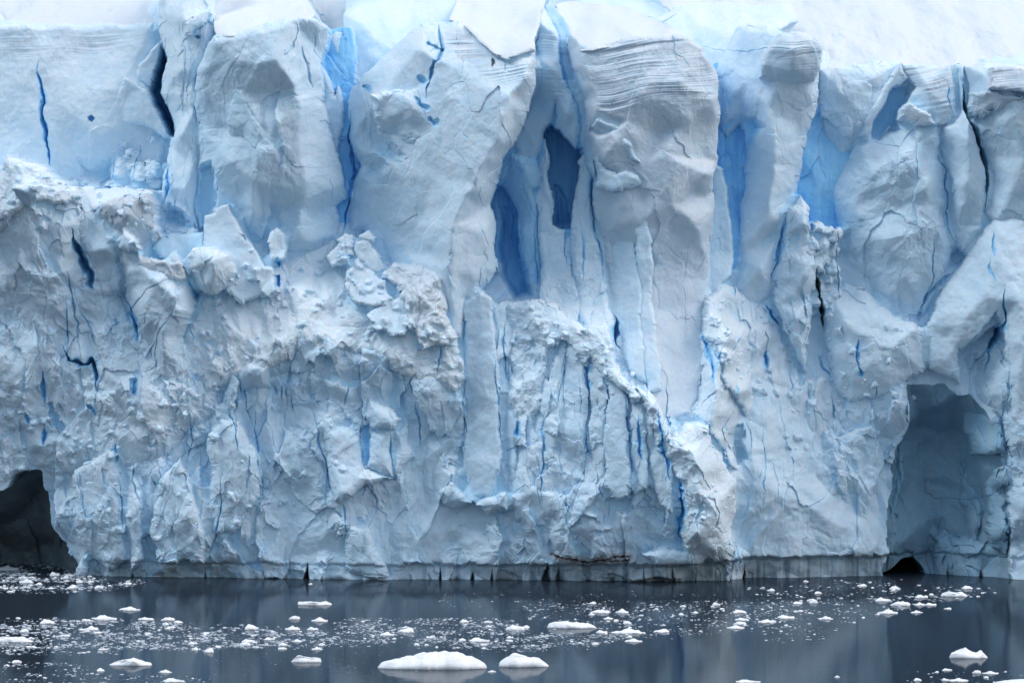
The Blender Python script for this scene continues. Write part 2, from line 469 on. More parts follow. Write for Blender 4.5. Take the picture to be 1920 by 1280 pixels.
# ---- pale ice cliffs standing back from the front
t = OBJ('ice_cliff', 'smooth pale ice cliff at the upper left with a thin blue crack and a hole', 'ice cliff')
block(t, [(-600, 42, -9), (0, 43, -8.2), (150, 45, -8), (290, 40, -8), (300, 62, -8.3), (296, 100, -8), (282, 160, -7.5), (298, 205, -7), (322, 240, -7.5), (312, 280, -7), (300, 330, -7.5), (296, 420, -8), (180, 450, -8), (-600, 450, -8)],
      [(120, 200, -6.4), (240, 142, -6.6), (190, 250, -6.2), (60, 320, -6.6), (135, 320, -7.3), (220, 300, -7.3), (0, 130, -7.2), (150, 90, -7.5)], cls='pane', bev=.8, bw=.6, blue=.05, soft=.35, warp=.5)
block(t, [(236, 142, -5.8), (273, 168, -5.8), (295, 205, -5.6), (322, 240, -5.6), (310, 262, -5.8), (270, 232, -6), (190, 232, -7), (215, 185, -6.4)], cls='pane', bev=.3, bw=.3, soft=.4, warp=.5)
block(t, [(262, 122, -6.6), (300, 75, -6.4), (302, 110, -7), (280, 162, -7), (253, 150, -7)], cls='pane', bev=.3, bw=.3, soft=.3, warp=.4)
for q in range(26):
    rr = random.Random(q); px = 205 + rr.random() * 85; py = 250 + rr.random() * 95; s = 6 + rr.random() * 13
    block(t, [(px - s, py + s, -6.6), (px - s * .7, py - s * .8, -6.9), (px + s * .2, py - s, -6.9), (px + s, py - s * .2, -6.8), (px + s * .6, py + s, -6.5)], cls='crumb', amp=.4, bev=.6, bw=.4, dp=rr.random() * .9, soft=.6)
pit([(140, 300, -9), (225, 282, -9), (232, 345, -8.5), (175, 352, -8.5), (140, 330, -8.5)], blue=.22, soft=1.2)
crack([(57, 110), (63, 160), (66, 200), (70, 240), (74, 270), (79, 306)], 9, 2.5, .8)
pit([(164, 218, -8.5), (172, 215, -8.5), (178, 222, -8.5), (172, 230, -8.5), (165, 226, -8.5)], blue=.9, soft=.12, warp=.2)
crack([(236, 142), (222, 190), (200, 222)], 3, .4, .12)
crack([(240, 330), (246, 285), (252, 265)], 5, .8, .5)

c2 = OBJ('ice_cliff', 'smooth pale blue ice slab behind the narrow blue cleft at the top edge', 'ice cliff')
block(c2, [(645, 25, -14), (648, -60, -16), (800, -60, -20), (900, -40, -18), (860, 15, -14), (835, 45, -12), (740, 95, -11), (660, 170, -11), (652, 90, -13)], cls='pane', bev=.5, blue=.08, soft=.3, warp=.5)

c3 = OBJ('ice_cliff', 'white ice wall with faint blue runnels behind the speckled grey pillar', 'ice cliff')
block(c3, [(1225, 36, -15), (1265, 8, -17), (1310, 4, -17), (1480, 8, -15), (1500, 40, -13), (1440, 62, -9), (1380, 90, -8), (1350, 240, -8), (1300, 200, -9), (1320, 100, -10)],
      [(1340, 60, -11)], cls='pane', bev=.5, blue=.03, soft=.5, warp=.5)
crack([(1331, 26), (1335, 60)], 3, .5, .2)

# ---- tall pillar beside the cliff
t = OBJ('ice_pillar', 'tall streaked white ice pillar between the blue cleft and the grey rounded serac', 'ice pillar')
block(t, [(294, -80, -8), (405, -80, -7), (402, 30, -3), (425, 50, -2.6), (392, 78, -1.6), (384, 110, -1.6), (368, 150, -1.8), (364, 200, -1.8), (374, 240, -2.2), (370, 330, -2.4), (362, 400, -2.6), (372, 440, -3), (330, 448, -3.5), (293, 435, -4), (300, 350, -4), (318, 262, -4.4), (326, 238, -4.6), (318, 215, -5), (296, 176, -5.2), (310, 110, -5), (302, 60, -5.6), (298, 20, -6.2)],
      [(345, 40, -2.6), (345, 130, -2.2), (340, 250, -1.8), (335, 350, -1.9)], cls='flute', amp=.35, bev=1, bw=.8, soft=.45, blue=.03, warp=.5)
block(t, [(352, 45, -1.9), (372, 25, -2), (400, 12, -2.3), (402, 30, -2), (385, 48, -1.8), (362, 58, -1.7), (345, 62, -1.8)], cls='strata', amp=.5, bev=.4, bw=.4, soft=.3)
pit([(364, 68, -4.5), (371, 64, -4.5), (377, 69, -4.5), (371, 74, -4.5)], blue=.8, soft=.1, warp=.2)
crack([(323, 40), (330, 80), (343, 128)], 4, .5, .1)
pit([(300, 400, -5.5), (318, 372, -5.5), (352, 395, -5.5), (378, 428, -5.2), (360, 440, -4.6), (298, 437, -5)], blue=.28, soft=1.0)
crack([(325, 360), (322, 400), (326, 436)], 3, .8, .6)
crack([(305, 300), (312, 345), (296, 380)], 7, 1.4, .55)

# ---- rounded grey serac
t = OBJ('serac', 'big rounded grey-blue serac with a dimpled shadowed left face and a snow cap, upper left', 'serac')
block(t, [(386, 82, 1.5), (395, 68, 2.2), (430, 56, 3), (480, 46, 3.6), (540, 30, 3), (572, 26, 2.6), (600, 32, 2), (616, 46, 1), (614, 80, 0), (606, 112, -1), (601, 182, -.6), (612, 232, -1), (628, 282, -1.6), (646, 342, -2), (648, 372, -2.4), (632, 386, -2.6), (630, 442, -2.8), (600, 474, -2.4), (540, 470, -1), (522, 430, -1), (505, 412, -1.6), (490, 456, -1.6), (470, 446, -1.8), (440, 405, -1.8), (420, 392, -1.8), (385, 418, -2.4), (371, 432, -2.8), (361, 400, -3), (366, 340, -2.8), (372, 240, -1.6), (360, 190, -.8), (371, 130, .6)],
      [(430, 110, 3.4), (450, 180, 1.9), (400, 170, .6), (470, 250, 1.2), (510, 250, 2.6), (520, 120, 4.4), (560, 160, 3), (560, 260, 2.0), (575, 370, 1.0), (560, 430, .4), (470, 330, 1.8), (430, 300, 1.3), (420, 350, -.6), (480, 400, .6)],
      cls='facet', amp=.55, bev=1.2, bw=.9, blue=.10, warp=.5)
block(t, [(440, 150, 3.0), (480, 225, 3.3), (500, 248, 3.3), (516, 266, 3.2), (525, 300, 2.8), (522, 330, 2.4), (508, 372, 1.2), (502, 410, .2), (490, 450, -.8), (465, 430, -1), (450, 380, 0), (440, 300, .8), (425, 230, 1.6)],
      [(480, 300, 3.2)], cls='facet', amp=.45, bev=.3, bw=.4, dp=-.9, blue=.10, warp=.6)
pit([(375, 310, -3.4), (402, 302, -3.4), (405, 340, -3.2), (412, 385, -3.2), (385, 415, -3.8), (370, 430, -4), (366, 360, -4)], blue=.30, soft=.5)
crack([(400, 310), (402, 350), (412, 385)], 3, .6, .4)
crack([(540, 92), (536, 106), (548, 100), (560, 60), (556, 40)], 6, 1.2, .35)
crack([(568, 85), (573, 110), (582, 150), (586, 166)], 7, 1.0, .25)
crack([(592, 60), (592, 95), (602, 120)], 6, 1.0, .3)
cap = OBJ('snow_cap', parent=t)
block(cap, [(404, 70, 1.4), (402, 30, -4), (400, -10, -14), (405, -80, -30), (560, -80, -34), (577, 0, -10), (590, 26, -2), (574, 38, 1.8), (540, 42, 2.6), (480, 58, 3.0), (430, 68, 2.4)], cls='snow', bev=.2, bw=.4, soft=1, dirt=.09, warp=.4)

# small seracs inside the blue cleft
cleft = OBJ('ice_cliff', 'deep blue back wall of the cleft right of the rounded grey serac', 'ice cliff')
block(cleft, [(590, 120, -6.5), (600, 50, -6.6), (660, 50, -6.6), (662, 110, -6.4), (665, 170, -6), (680, 300, -5.6), (665, 372, -5.4), (660, 460, -4.6), (616, 455, -4.6), (590, 200, -6)], cls='flute', amp=.5, bev=.2, blue=.55, warp=.5)
t = OBJ('ice_fin', 'small pale ice block wedged at the top of the blue cleft', 'ice fin')
block(t, [(616, 62, -6.4), (630, 52, -6.6), (648, 58, -6.8), (650, 118, -6.8), (644, 128, -6.6), (632, 112, -6.2), (624, 84, -6)], cls='chip', amp=.4, bev=.5, bw=.4, soft=.3, warp=.5)
t = OBJ('ice_fin', 'slender pointed ice fin rising inside the blue cleft', 'ice fin')
block(t, [(607, 120, -5), (617, 140, -5), (626, 176, -5), (632, 157, -5), (641, 172, -5), (645, 200, -4.8), (640, 240, -4.8), (632, 285, -4.8), (645, 350, -5), (640, 360, -5), (618, 260, -5), (602, 210, -5.2)], cls='smooth', amp=.5, bev=.5, bw=.45, soft=.25, blue=.1, warp=.5)
crack([(655, 190), (652, 240), (660, 300), (655, 350), (645, 400), (643, 436)], 9, 2, .55)

# ---- central-left giant
t = OBJ('serac', 'huge snow-topped serac left of centre whose diagonal edge overhangs a dark blue hollow', 'serac')
big_left = t
block(t, [(657, 165, -3.6), (690, 128, -2.6), (740, 84, -2), (790, 44, -1.4), (825, 36, -1), (860, 40, 0), (900, 68, 2), (950, 105, 4.4), (1004, 104, 4.6), (1004, 160, 3.4), (985, 232, 2.2), (966, 262, 1.6), (942, 305, 1), (925, 380, .4), (932, 512, .6), (915, 530, 1), (880, 560, 1.5), (866, 640, 1.8), (845, 650, 1.5), (800, 600, 0), (720, 500, -2), (700, 470, -2.5), (684, 432, -3), (645, 442, -4.6), (650, 370, -4.6), (672, 312, -3.6), (656, 262, -3.8), (651, 205, -3.8)],
      [(700, 200, 0), (735, 150, .4), (780, 95, .6), (805, 130, 1), (745, 230, .4), (720, 300, 0), (690, 300, -1.6), (760, 330, 1), (700, 380, -1.4), (780, 420, .8), (760, 480, -.2), (840, 120, 2.6), (900, 170, 4.6), (960, 190, 6.0), (930, 262, 6), (850, 230, 3.6), (892, 340, 5.2), (820, 330, 2.4), (852, 430, 4.6), (800, 470, 1.6), (838, 505, 4.2), (850, 580, 3), (905, 430, 2.6), (990, 140, 5.6)],
      cls='smooth', amp=.55, bev=1.3, bw=.9, blue=.02, soft=.22, warp=.6)
block(t, [(697, 180, 1.6), (735, 160, 1.8), (775, 168, 2.0), (782, 190, 2.2), (800, 212, 2.2), (798, 260, 2.0), (770, 268, 1.2), (730, 248, .6), (708, 225, 1)], cls='scallop', amp=.4, bev=.9, bw=.9, soft=.15)
pit([(688, 210, -2.6), (708, 228, -1.8), (745, 258, -.8), (765, 285, .2), (745, 320, -.6), (690, 290, -2.6), (672, 240, -3.2)], blue=.12, soft=1.0, cls='chip', amp=.3)
pit([(665, 300, -4), (700, 290, -2.6), (735, 300, -1.2), (725, 345, -1.4), (690, 360, -2.8), (668, 420, -4.2), (650, 430, -5)], blue=.25, soft=1.3, cls='chip', amp=.3)
stain([(826, 38), (870, 40), (905, 66), (955, 96), (1010, 96), (1006, 160), (960, 180), (900, 160), (850, 130), (826, 90)], STRW, 1.0, 1.0)
crack([(822, 38), (826, 66), (828, 96), (808, 130), (804, 160), (803, 190)], 9, 2, .42, halo=1.6)
for q in ([(805, 84), (815, 90), (828, 96)], [(788, 145), (797, 152)], [(783, 185), (800, 205)], [(806, 222), (815, 232)], [(680, 160), (690, 168)]):
    crack(q, 10, 1.3, .4, taper=False)
crack([(921, 112), (925, 122), (923, 132)], 5, 1, .1, dark=.9)
crack([(871, 247), (880, 264)], 3, .6, .5)
crack([(925, 132), (950, 145), (990, 150)], 2, .3, .1)
crack([(770, 280), (769, 310), (758, 345), (745, 400)], 2.5, .4, .15)
cap = OBJ('snow_cap', parent=t)
block(cap, [(838, 34, 0), (860, 0, -16), (850, -60, -34), (1040, -60, -34), (1022, 8, -14), (1014, 40, -2), (1004, 88, 4.4), (1003, 100, 4.7), (952, 112, 5.0), (930, 100, 4.2), (900, 76, 2.4), (862, 46, .6)], [(940, 60, 0)], cls='snow', bev=.2, bw=.4, soft=1, dirt=.09, warp=.5)

# ---- dark hollow and its fins
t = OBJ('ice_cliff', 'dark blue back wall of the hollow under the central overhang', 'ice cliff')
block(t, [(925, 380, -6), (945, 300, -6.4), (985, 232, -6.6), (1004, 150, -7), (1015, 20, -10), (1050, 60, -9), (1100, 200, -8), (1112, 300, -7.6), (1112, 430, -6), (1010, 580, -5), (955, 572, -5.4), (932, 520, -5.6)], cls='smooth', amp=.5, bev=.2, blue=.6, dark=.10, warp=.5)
t = OBJ('ice_fin', 'narrow layered ice fin between the two giant seracs, blue cleft on its right', 'ice fin')
block(t, [(1012, 42, -1.8), (1020, 12, -8), (1034, 40, -4), (1046, 62, -2), (1050, 105, -1), (1058, 150, -.6), (1072, 172, -.6), (1086, 215, -.8), (1090, 262, -1.2), (1082, 284, -1.6), (1062, 262, -2), (1044, 240, -2.4), (1040, 186, -1.6), (1034, 230, -2.8), (1020, 258, -3.2), (1000, 300, -3.6), (968, 296, -4), (960, 262, -3.8), (1000, 190, -3.2), (1006, 110, -2.4)],
      [(1030, 120, 0), (1066, 210, 0)], cls='strata', amp=.55, bev=.7, bw=.6, blue=.10, warp=.5)
t = OBJ('ice_fin', 'pale faceted ice blade standing in the dark blue hollow', 'ice fin')
block(t, [(958, 292, -2.6), (975, 286, -2.4), (1000, 290, -2.4), (1020, 326, -2.4), (1012, 346, -2.6), (1000, 352, -2.6), (1002, 400, -2.8), (1010, 470, -3.4), (1014, 545, -4), (985, 565, -4.6), (978, 480, -4.6), (962, 380, -4.6), (940, 330, -4.6)], [(985, 320, -1.6)], cls='chip', amp=.35, bev=.7, bw=.6, blue=.3, warp=.5)
crack([(966, 300), (978, 345), (1000, 400), (1006, 480), (1010, 545)], 3, 1.2, .6)
t = OBJ('ice_fin', 'long ribbed ice column below the layered fin, left of the dark blue slot', 'ice fin')
block(t, [(1014, 300, -3.2), (1022, 262, -3.2), (1032, 290, -2.6), (1036, 420, -1.6), (1060, 428, -1.2), (1066, 470, -.6), (1076, 520, 0), (1092, 570, 1), (1080, 620, 2), (1040, 610, 1.6), (1008, 575, 0), (1013, 520, -1.4), (1005, 430, -2.4), (1002, 380, -3), (1014, 350, -3.2)], cls='chip', amp=.4, bev=.7, bw=.5, blue=.06, soft=.15, warp=.6)
t = OBJ('ice_fin', 'ice column against the left foot of the striped serac, right of the dark blue slot', 'ice fin')
block(t, [(1084, 300, -2.4), (1094, 288, -2), (1104, 310, -1.6), (1112, 380, -1), (1114, 425, -.2), (1126, 440, .4), (1130, 480, .6), (1136, 520, .8), (1140, 570, 1.2), (1152, 600, 2), (1152, 655, 3), (1110, 640, 2.6), (1080, 580, 1), (1072, 480, .2), (1070, 425, -.6), (1076, 380, -1.8)], cls='chip', amp=.4, bev=.7, bw=.5, blue=.05, soft=.15, warp=.6)
crack([(1112, 390), (1114, 430), (1130, 470), (1134, 540)], 6, 1.6, .6)
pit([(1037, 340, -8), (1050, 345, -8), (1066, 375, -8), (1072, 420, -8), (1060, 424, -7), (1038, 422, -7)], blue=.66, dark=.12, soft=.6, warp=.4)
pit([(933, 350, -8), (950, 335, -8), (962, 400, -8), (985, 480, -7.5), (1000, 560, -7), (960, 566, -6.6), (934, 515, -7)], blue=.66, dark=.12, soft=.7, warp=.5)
for q in ([(1062, 420), (1062, 470), (1066, 505)], [(1004, 420), (1003, 470), (1010, 520), (1012, 545)], [(1092, 430), (1092, 530)]):
    crack(q, 5, 1.2, .65)

# ---- striped giant
t = OBJ('serac', 'massive square serac right of centre with grey snow layers striping its top', 'serac')
striped = t
block(t, [(1068, 60, 0), (1090, 82, 3), (1140, 78, 3.6), (1200, 68, 3.8), (1246, 61, 3.8), (1290, 67, 3.4), (1320, 86, 2.8), (1327, 106, 2.8), (1346, 130, 2), (1351, 175, 1.6), (1350, 235, 1.2), (1346, 300, .6), (1337, 360, .2), (1336, 430, -.4), (1330, 500, -1.2), (1322, 570, -1.6), (1322, 690, -1), (1300, 780, .6), (1240, 800, 1.2), (1200, 745, 1.6), (1165, 665, 1), (1152, 600, .4), (1146, 560, .3), (1132, 450, .3), (1118, 400, .6), (1112, 330, .8), (1104, 250, .4), (1094, 200, -1), (1082, 150, -2.6), (1060, 100, -4.6)],
      [(1096, 130, 3.6), (1110, 200, 3.8), (1116, 260, 3.4), (1130, 300, 3.8), (1160, 330, 3.4), (1200, 170, 5.2), (1280, 150, 4.9), (1335, 190, 3.9), (1180, 230, 4.6), (1235, 262, 3.4), (1290, 232, 4.1), (1250, 290, 4.5), (1200, 310, 3.7), (1160, 350, 2.8), (1145, 420, 2.2), (1200, 420, 3.3), (1260, 380, 3.9), (1325, 330, 3.2), (1315, 440, 1.6), (1240, 500, .2), (1270, 440, 1.6), (1250, 580, -1), (1210, 640, .4), (1180, 540, .6), (1290, 650, -1)],
      cls='facet', amp=.36, bev=.7, bw=.4, blue=.05, dirt=.10, warp=.6)
stain([(1080, 75), (1140, 70), (1250, 55), (1300, 62), (1335, 90), (1352, 150), (1350, 210), (1290, 205), (1200, 215), (1110, 225), (1096, 140)], STRW, .9, 1.25)
stain([(1090, 80), (1150, 72), (1250, 56), (1300, 62), (1335, 90), (1345, 115), (1290, 128), (1200, 140), (1100, 150)], DIRT, .5, .10)
stain([(1000, 40), (1050, 50), (1062, 140), (1080, 200), (1040, 200), (1000, 150)], STRW, .6, .9)
# ledges and hollows on the face
block(t, [(1120, 225, 4.6), (1150, 235, 4.8), (1180, 270, 5.0), (1200, 308, 5.2), (1170, 290, 4.2), (1140, 250, 3.8), (1112, 240, 3.6)], cls='facet', amp=.3, bev=.3, bw=.4, dp=-.55, warp=.8)
block(t, [(1112, 300, 4.2), (1160, 322, 4.6), (1200, 330, 4.6), (1204, 350, 4.4), (1150, 362, 4.2), (1116, 345, 3.4)], cls='facet', amp=.3, bev=.4, bw=.5, dp=-.8, warp=.8)
for q, b_ in (([(1150, 420, 1.6), (1170, 395, 2.2), (1185, 440, 2.2), (1200, 520, 2.6), (1206, 620, 2.6), (1212, 720, 2.6), (1180, 690, 2.6), (1160, 620, 1.6), (1150, 520, 1.2)], .5),
              ([(1190, 430, 3.4), (1216, 380, 4.4), (1225, 480, 3.4), (1222, 560, 2.6), (1234, 640, 2.6), (1240, 730, 2.8), (1214, 740, 2.6), (1205, 640, 2.4), (1200, 540, 2.4)], .5),):
    block(t, q, cls='smooth', amp=.3, bev=b_ * .6, bw=.35, dp=-1.1, blue=.05, warp=.5)
crack([(1288, 450), (1284, 540), (1285, 660)], 3, .6, .35)
crack([(1242, 420), (1222, 520), (1232, 620)], 2, .4, .2)
crack([(1150, 590), (1155, 625), (1163, 655)], 10, 2.5, .8, dark=.2)
side = OBJ('side_face', 'bluish side face running back into the cleft', parent=t)
block(side, [(1022, 6, -13), (1040, 10, -11), (1068, 60, -1), (1090, 90, 2.4), (1100, 160, 2.6), (1108, 240, 2.6), (1112, 330, 1.8), (1094, 300, -4), (1090, 220, -5), (1068, 165, -6), (1055, 120, -7), (1048, 70, -8)], cls='strata', amp=.5, bev=.3, bw=.3, blue=.18, warp=.4)
cap = OBJ('snow_cap', parent=t)
block(cap, [(1040, 10, -12), (1060, 4, -16), (1100, 5, -16), (1180, 14, -13), (1226, 34, -6), (1264, 50, 0), (1296, 76, 3.0), (1246, 71, 3.8), (1200, 78, 3.9), (1140, 88, 3.7), (1092, 96, 3.2), (1070, 70, 0)], [(1150, 45, -2)], cls='snow', bev=.2, bw=.4, soft=1, dirt=.09, warp=.4)

# ---- blue cleft right of it and speckled pillar
t = OBJ('ice_cliff', 'bright blue ice wall in the cleft between the striped serac and the speckled pillar', 'ice cliff')
block(t, [(1325, 235, -5.4), (1340, 120, -6), (1420, 100, -6), (1450, 230, -5), (1430, 340, -4.5), (1420, 420, -4), (1400, 520, -3.4), (1350, 520, -3.6), (1330, 330, -5)], cls='flute', amp=.5, bev=.2, blue=.62, warp=.5)
t = OBJ('ice_fin', 'flat pale blue ice panel beside the right edge of the striped serac', 'ice fin')
block(t, [(1338, 300, -2.6), (1358, 320, -2.6), (1370, 400, -2.4), (1374, 480, -2.4), (1372, 520, -2), (1350, 545, -2), (1320, 560, -2.4), (1325, 480, -2.8), (1334, 380, -2.8)], cls='pane', bev=.4, bw=.4, blue=.16, warp=.4)
crack([(1330, 452), (1350, 450), (1354, 470), (1372, 482)], 3, .6, .5)
t = OBJ('ice_pillar', 'pale ice pillar with a speckled grey block at its head, between two bright blue clefts', 'ice pillar')
block(t, [(1350, 120, -4.8), (1388, 50, -5), (1440, 42, -3.4), (1470, 60, -2), (1500, 56, -1.4), (1538, 74, -1.6), (1543, 92, -1.8), (1536, 150, -2), (1531, 200, -2.4), (1518, 262, -2.8), (1500, 330, -3), (1492, 380, -3), (1472, 432, -2.6), (1462, 500, -2), (1442, 560, -1.6), (1400, 600, -1.4), (1382, 540, -2.4), (1384, 480, -3), (1392, 400, -3.4), (1400, 300, -4), (1392, 230, -4.6), (1365, 260, -5), (1346, 235, -5)],
      [(1400, 150, -3), (1440, 200, -1.4), (1470, 120, -.4), (1450, 300, -.8), (1440, 400, -1), (1430, 500, -.6)], cls='smooth', amp=.55, bev=1.1, bw=.9, blue=.06, soft=.15, warp=.5)
pit([(1345, 235, -5.6), (1392, 215, -5), (1420, 212, -4.4), (1440, 235, -4), (1420, 262, -4.4), (1402, 300, -5), (1392, 420, -4.6), (1374, 480, -4.2), (1352, 330, -5.4)], blue=.5, soft=.7, warp=.5)
hd = OBJ('head_block', 'speckled grey block at the head of the pillar', parent=t)
block(hd, [(1426, 120, .2), (1440, 90, .4), (1462, 64, .6), (1500, 58, .8), (1536, 76, .6), (1542, 92, .6), (1538, 130, .2), (1528, 152, -.6), (1490, 158, -.8), (1440, 152, -.8), (1424, 142, -.8)], [(1490, 90, 1.8), (1490, 130, .8)], cls='smooth', amp=.5, bev=.5, bw=.4, dirt=.07, warp=.5)
stain([(1425, 50), (1545, 55), (1545, 155), (1425, 150)], STRW, .6, .6)
stain([(-300, 40), (290, 40), (270, 110), (-300, 140)], STRW, 1.2, .5)

# ---- bright blue bay
t = OBJ('ice_cliff', 'vivid sky-blue ice in the deep bay above the little spiky spire', 'ice cliff')
block(t, [(1480, 345, -4.6), (1500, 250, -5), (1515, 180, -6), (1620, 280, -5), (1620, 330, -5), (1600, 420, -4.6), (1600, 500, -4), (1530, 490, -4), (1480, 430, -4.4)], [(1545, 340, -3.6)], cls='smooth', amp=.7, bev=.2, blue=.55, warp=.5)

# ---- right-hand group
t = OBJ('ice_cliff', 'pale broken ice cliff under the snowfield, right of the speckled pillar', 'ice cliff')
block(t, [(1540, 130, -4.4), (1575, 122, -4.4), (1625, 118, -4.2), (1662, 112, -3.8), (1684, 112, -3.6), (1720, 160, -3.4), (1700, 200, -4), (1660, 262, -4.4), (1612, 272, -4.4), (1594, 310, -5), (1566, 292, -5), (1556, 330, -5.6), (1532, 235, -5.4), (1527, 185, -5)],
      [(1580, 180, -3.2), (1640, 150, -2.8), (1660, 190, -2.6), (1600, 240, -3)], cls='chip', amp=.45, bev=.8, bw=.7, soft=.25, blue=.06, warp=.6)
block(t, [(1610, 250, -2.6), (1640, 200, -2.2), (1668, 150, -2), (1685, 118, -2), (1708, 145, -2), (1690, 160, -2.4), (1650, 220, -2.6), (1625, 256, -2.8)], cls='smooth', amp=.3, bev=.4, bw=.4, soft=.35, warp=.6)
pit([(1626, 262, -5), (1640, 222, -5), (1668, 170, -4.6), (1690, 156, -4.4), (1714, 160, -4.4), (1695, 195, -4.8), (1686, 245, -4.8), (1670, 240, -5), (1650, 262, -5)], blue=.36, soft=.35, warp=.5, cls='pane')
t = OBJ('serac', 'cream-white serac face with curved snow layers just below the right-hand snowfield', 'serac')
block(t, [(1686, 116, -2.6), (1706, 120, -2.2), (1780, 118, -1.6), (1786, 150, -1.2), (1794, 215, -1), (1765, 234, -1.2), (1700, 240, -2), (1686, 215, -2.8), (1702, 185, -2.4), (1720, 162, -2.2), (1700, 140, -2.6)], [(1740, 160, -.4)], cls='strata', amp=.75, bev=.4, bw=.4, soft=.35, warp=.5)
stain([(1686, 116), (1790, 112), (1800, 220), (1700, 236)], STRW, .4, .9)
crack([(1700, 190), (1725, 202), (1750, 206)], 3, .4, .2)
t = OBJ('serac', 'large faceted serac with a pointed left shoulder, right of the vivid blue bay', 'serac')
faceted = t
block(t, [(1610, 268, -2.6), (1630, 258, -2.2), (1652, 262, -2), (1672, 248, -2), (1688, 246, -2), (1690, 212, -2), (1705, 186, -1.6), (1722, 200, -1), (1752, 210, -1), (1762, 236, -1), (1766, 300, -1), (1778, 330, -1), (1780, 420, -1), (1792, 470, -.6), (1766, 540, -1), (1738, 596, -1), (1700, 604, -1), (1660, 590, -1.6), (1640, 560, -2), (1600, 535, -3), (1572, 480, -3.6), (1572, 420, -4), (1550, 345, -4), (1592, 300, -3.4)],
      [(1640, 330, .2), (1600, 380, -1.6), (1700, 290, 1), (1720, 260, -.2), (1690, 380, .6), (1740, 340, 1.4), (1740, 420, .8), (1660, 460, .4), (1700, 500, .6), (1620, 460, -1.4)],
      cls='facet', amp=.8, bev=.9, bw=.7, blue=.12, warp=.6)
block(t, [(1690, 195, .2), (1705, 188, .4), (1750, 208, .6), (1760, 232, .4), (1720, 232, 0), (1690, 222, -.4)], cls='snow', amp=1, bev=.5, bw=.4, soft=.5)
crack([(1708, 380), (1700, 420), (1702, 460)], 3, .5, .25); crack([(1700, 420), (1722, 440), (1728, 500)], 3, .5, .3)
t = OBJ('serac', 'smooth blue-grey column between the short crack and the long dark crack at the upper right', 'serac')
block(t, [(1790, 120, -1.4), (1812, 116, -1), (1810, 150, .4), (1816, 212, .8), (1834, 262, .8), (1850, 330, .6), (1852, 390, .2), (1842, 432, 0), (1804, 472, -.6), (1786, 445, -1), (1784, 340, -1.4), (1764, 290, -1.6), (1762, 236, -1.4), (1790, 226, -.6), (1800, 212, -1)],
      [(1815, 260, 1.6), (1815, 340, 1.2)], cls='smooth', amp=.5, bev=.8, bw=.6, blue=.10, warp=.5)
t = OBJ('serac', 'bulky serac at the right edge with a grey layered band on top', 'serac')
block(t, [(1812, 122, -.6), (1850, 116, .2), (1920, 122, 1), (2150, 128, 2), (2300, 430, 1), (1920, 420, 1), (1874, 412, 1), (1852, 402, 0), (1850, 340, -.8), (1838, 280, -1), (1818, 230, -1.2), (1810, 165, -1.4)],
      [(1860, 150, 2.2), (1900, 170, 3.4), (1900, 200, 3.6), (1880, 250, 2), (1920, 300, 2.6), (1900, 350, 1.6)], cls='smooth', amp=.5, bev=.8, bw=.6, blue=.04, soft=.1, warp=.5)
band = OBJ('layered_band', 'grey layered snow band along the top', parent=t)
block(band, [(1864, 124, 3.2), (1920, 126, 3.6), (2150, 132, 4), (2150, 178, 4.4), (1920, 172, 4.4), (1852, 164, 3.6)], cls='strata', amp=.9, bev=.3, bw=.3, dirt=.12, warp=.5)
stain([(1840, 112), (2150, 112), (2150, 190), (1850, 186)], STRW, .3, 1.1)
block(t, [(1826, 168, 2.6), (1880, 170, 3.6), (1924, 178, 4), (1890, 190, 3.4), (1862, 205, 2.4), (1845, 225, 1.2), (1828, 215, 1)], cls='smooth', amp=.4, bev=.6, bw=.5, dirt=.1)
crack([(1808, 152), (1810, 190), (1820, 230), (1838, 265), (1848, 310), (1852, 345), (1848, 400)], 10, 3, .55, dark=.5, halo=1.7)
crack([(1780, 150), (1783, 185), (1791, 214)], 4, 1.6, .75)
crack([(1762, 240), (1762, 285), (1776, 315), (1778, 350), (1784, 430), (1800, 458)], 6, 1.6, .5)
t = OBJ('ice_slab', 'smooth bright snow-white slab down the right edge, marked by short blue slits', 'ice slab')
block(t, [(1846, 432, 0), (1868, 408, .6), (1900, 404, 1), (2300, 420, 1), (2300, 900, 1), (1960, 900, 0), (1900, 780, .2), (1892, 690, .4), (1880, 600, 1), (1830, 640, 1.4), (1798, 652, 1.6), (1796, 720, 1), (1745, 690, 1), (1736, 610, .4), (1770, 545, 0), (1830, 455, -.4)],
      [(1870, 480, 1.8), (1910, 560, 2.6), (1840, 560, 2), (1800, 610, 2.2), (1915, 650, 2)], cls='pane', amp=1.2, bev=.7, bw=.6, soft=.25, blue=.06, warp=.5)
crack([(1861, 432), (1862, 460), (1862, 480)], 6, 1.2, .8); crack([(1852, 480), (1854, 510), (1861, 526)], 5, 1.2, .8)
crack([(1876, 535), (1881, 580), (1884, 602), (1870, 630), (1854, 660), (1850, 698)], 7, 2, .7, dark=.2)
crack([(1888, 600), (1890, 700), (1892, 780), (1890, 860), (1894, 960)], 3, 1, .6)
crack([(1745, 575), (1725, 598), (1752, 520), (1752, 470), (1754, 420)], 5, 1.2, .4); crack([(1722, 598), (1740, 555), (1790, 505)], 9, 1.6, .35)
pit([(1796, 652, 0), (1830, 620, 0), (1874, 572, .4), (1882, 606, -.4), (1852, 665, -.2), (1846, 720, -.2), (1800, 735, 0)], blue=.1, soft=.3, cls='smooth', amp=.6)

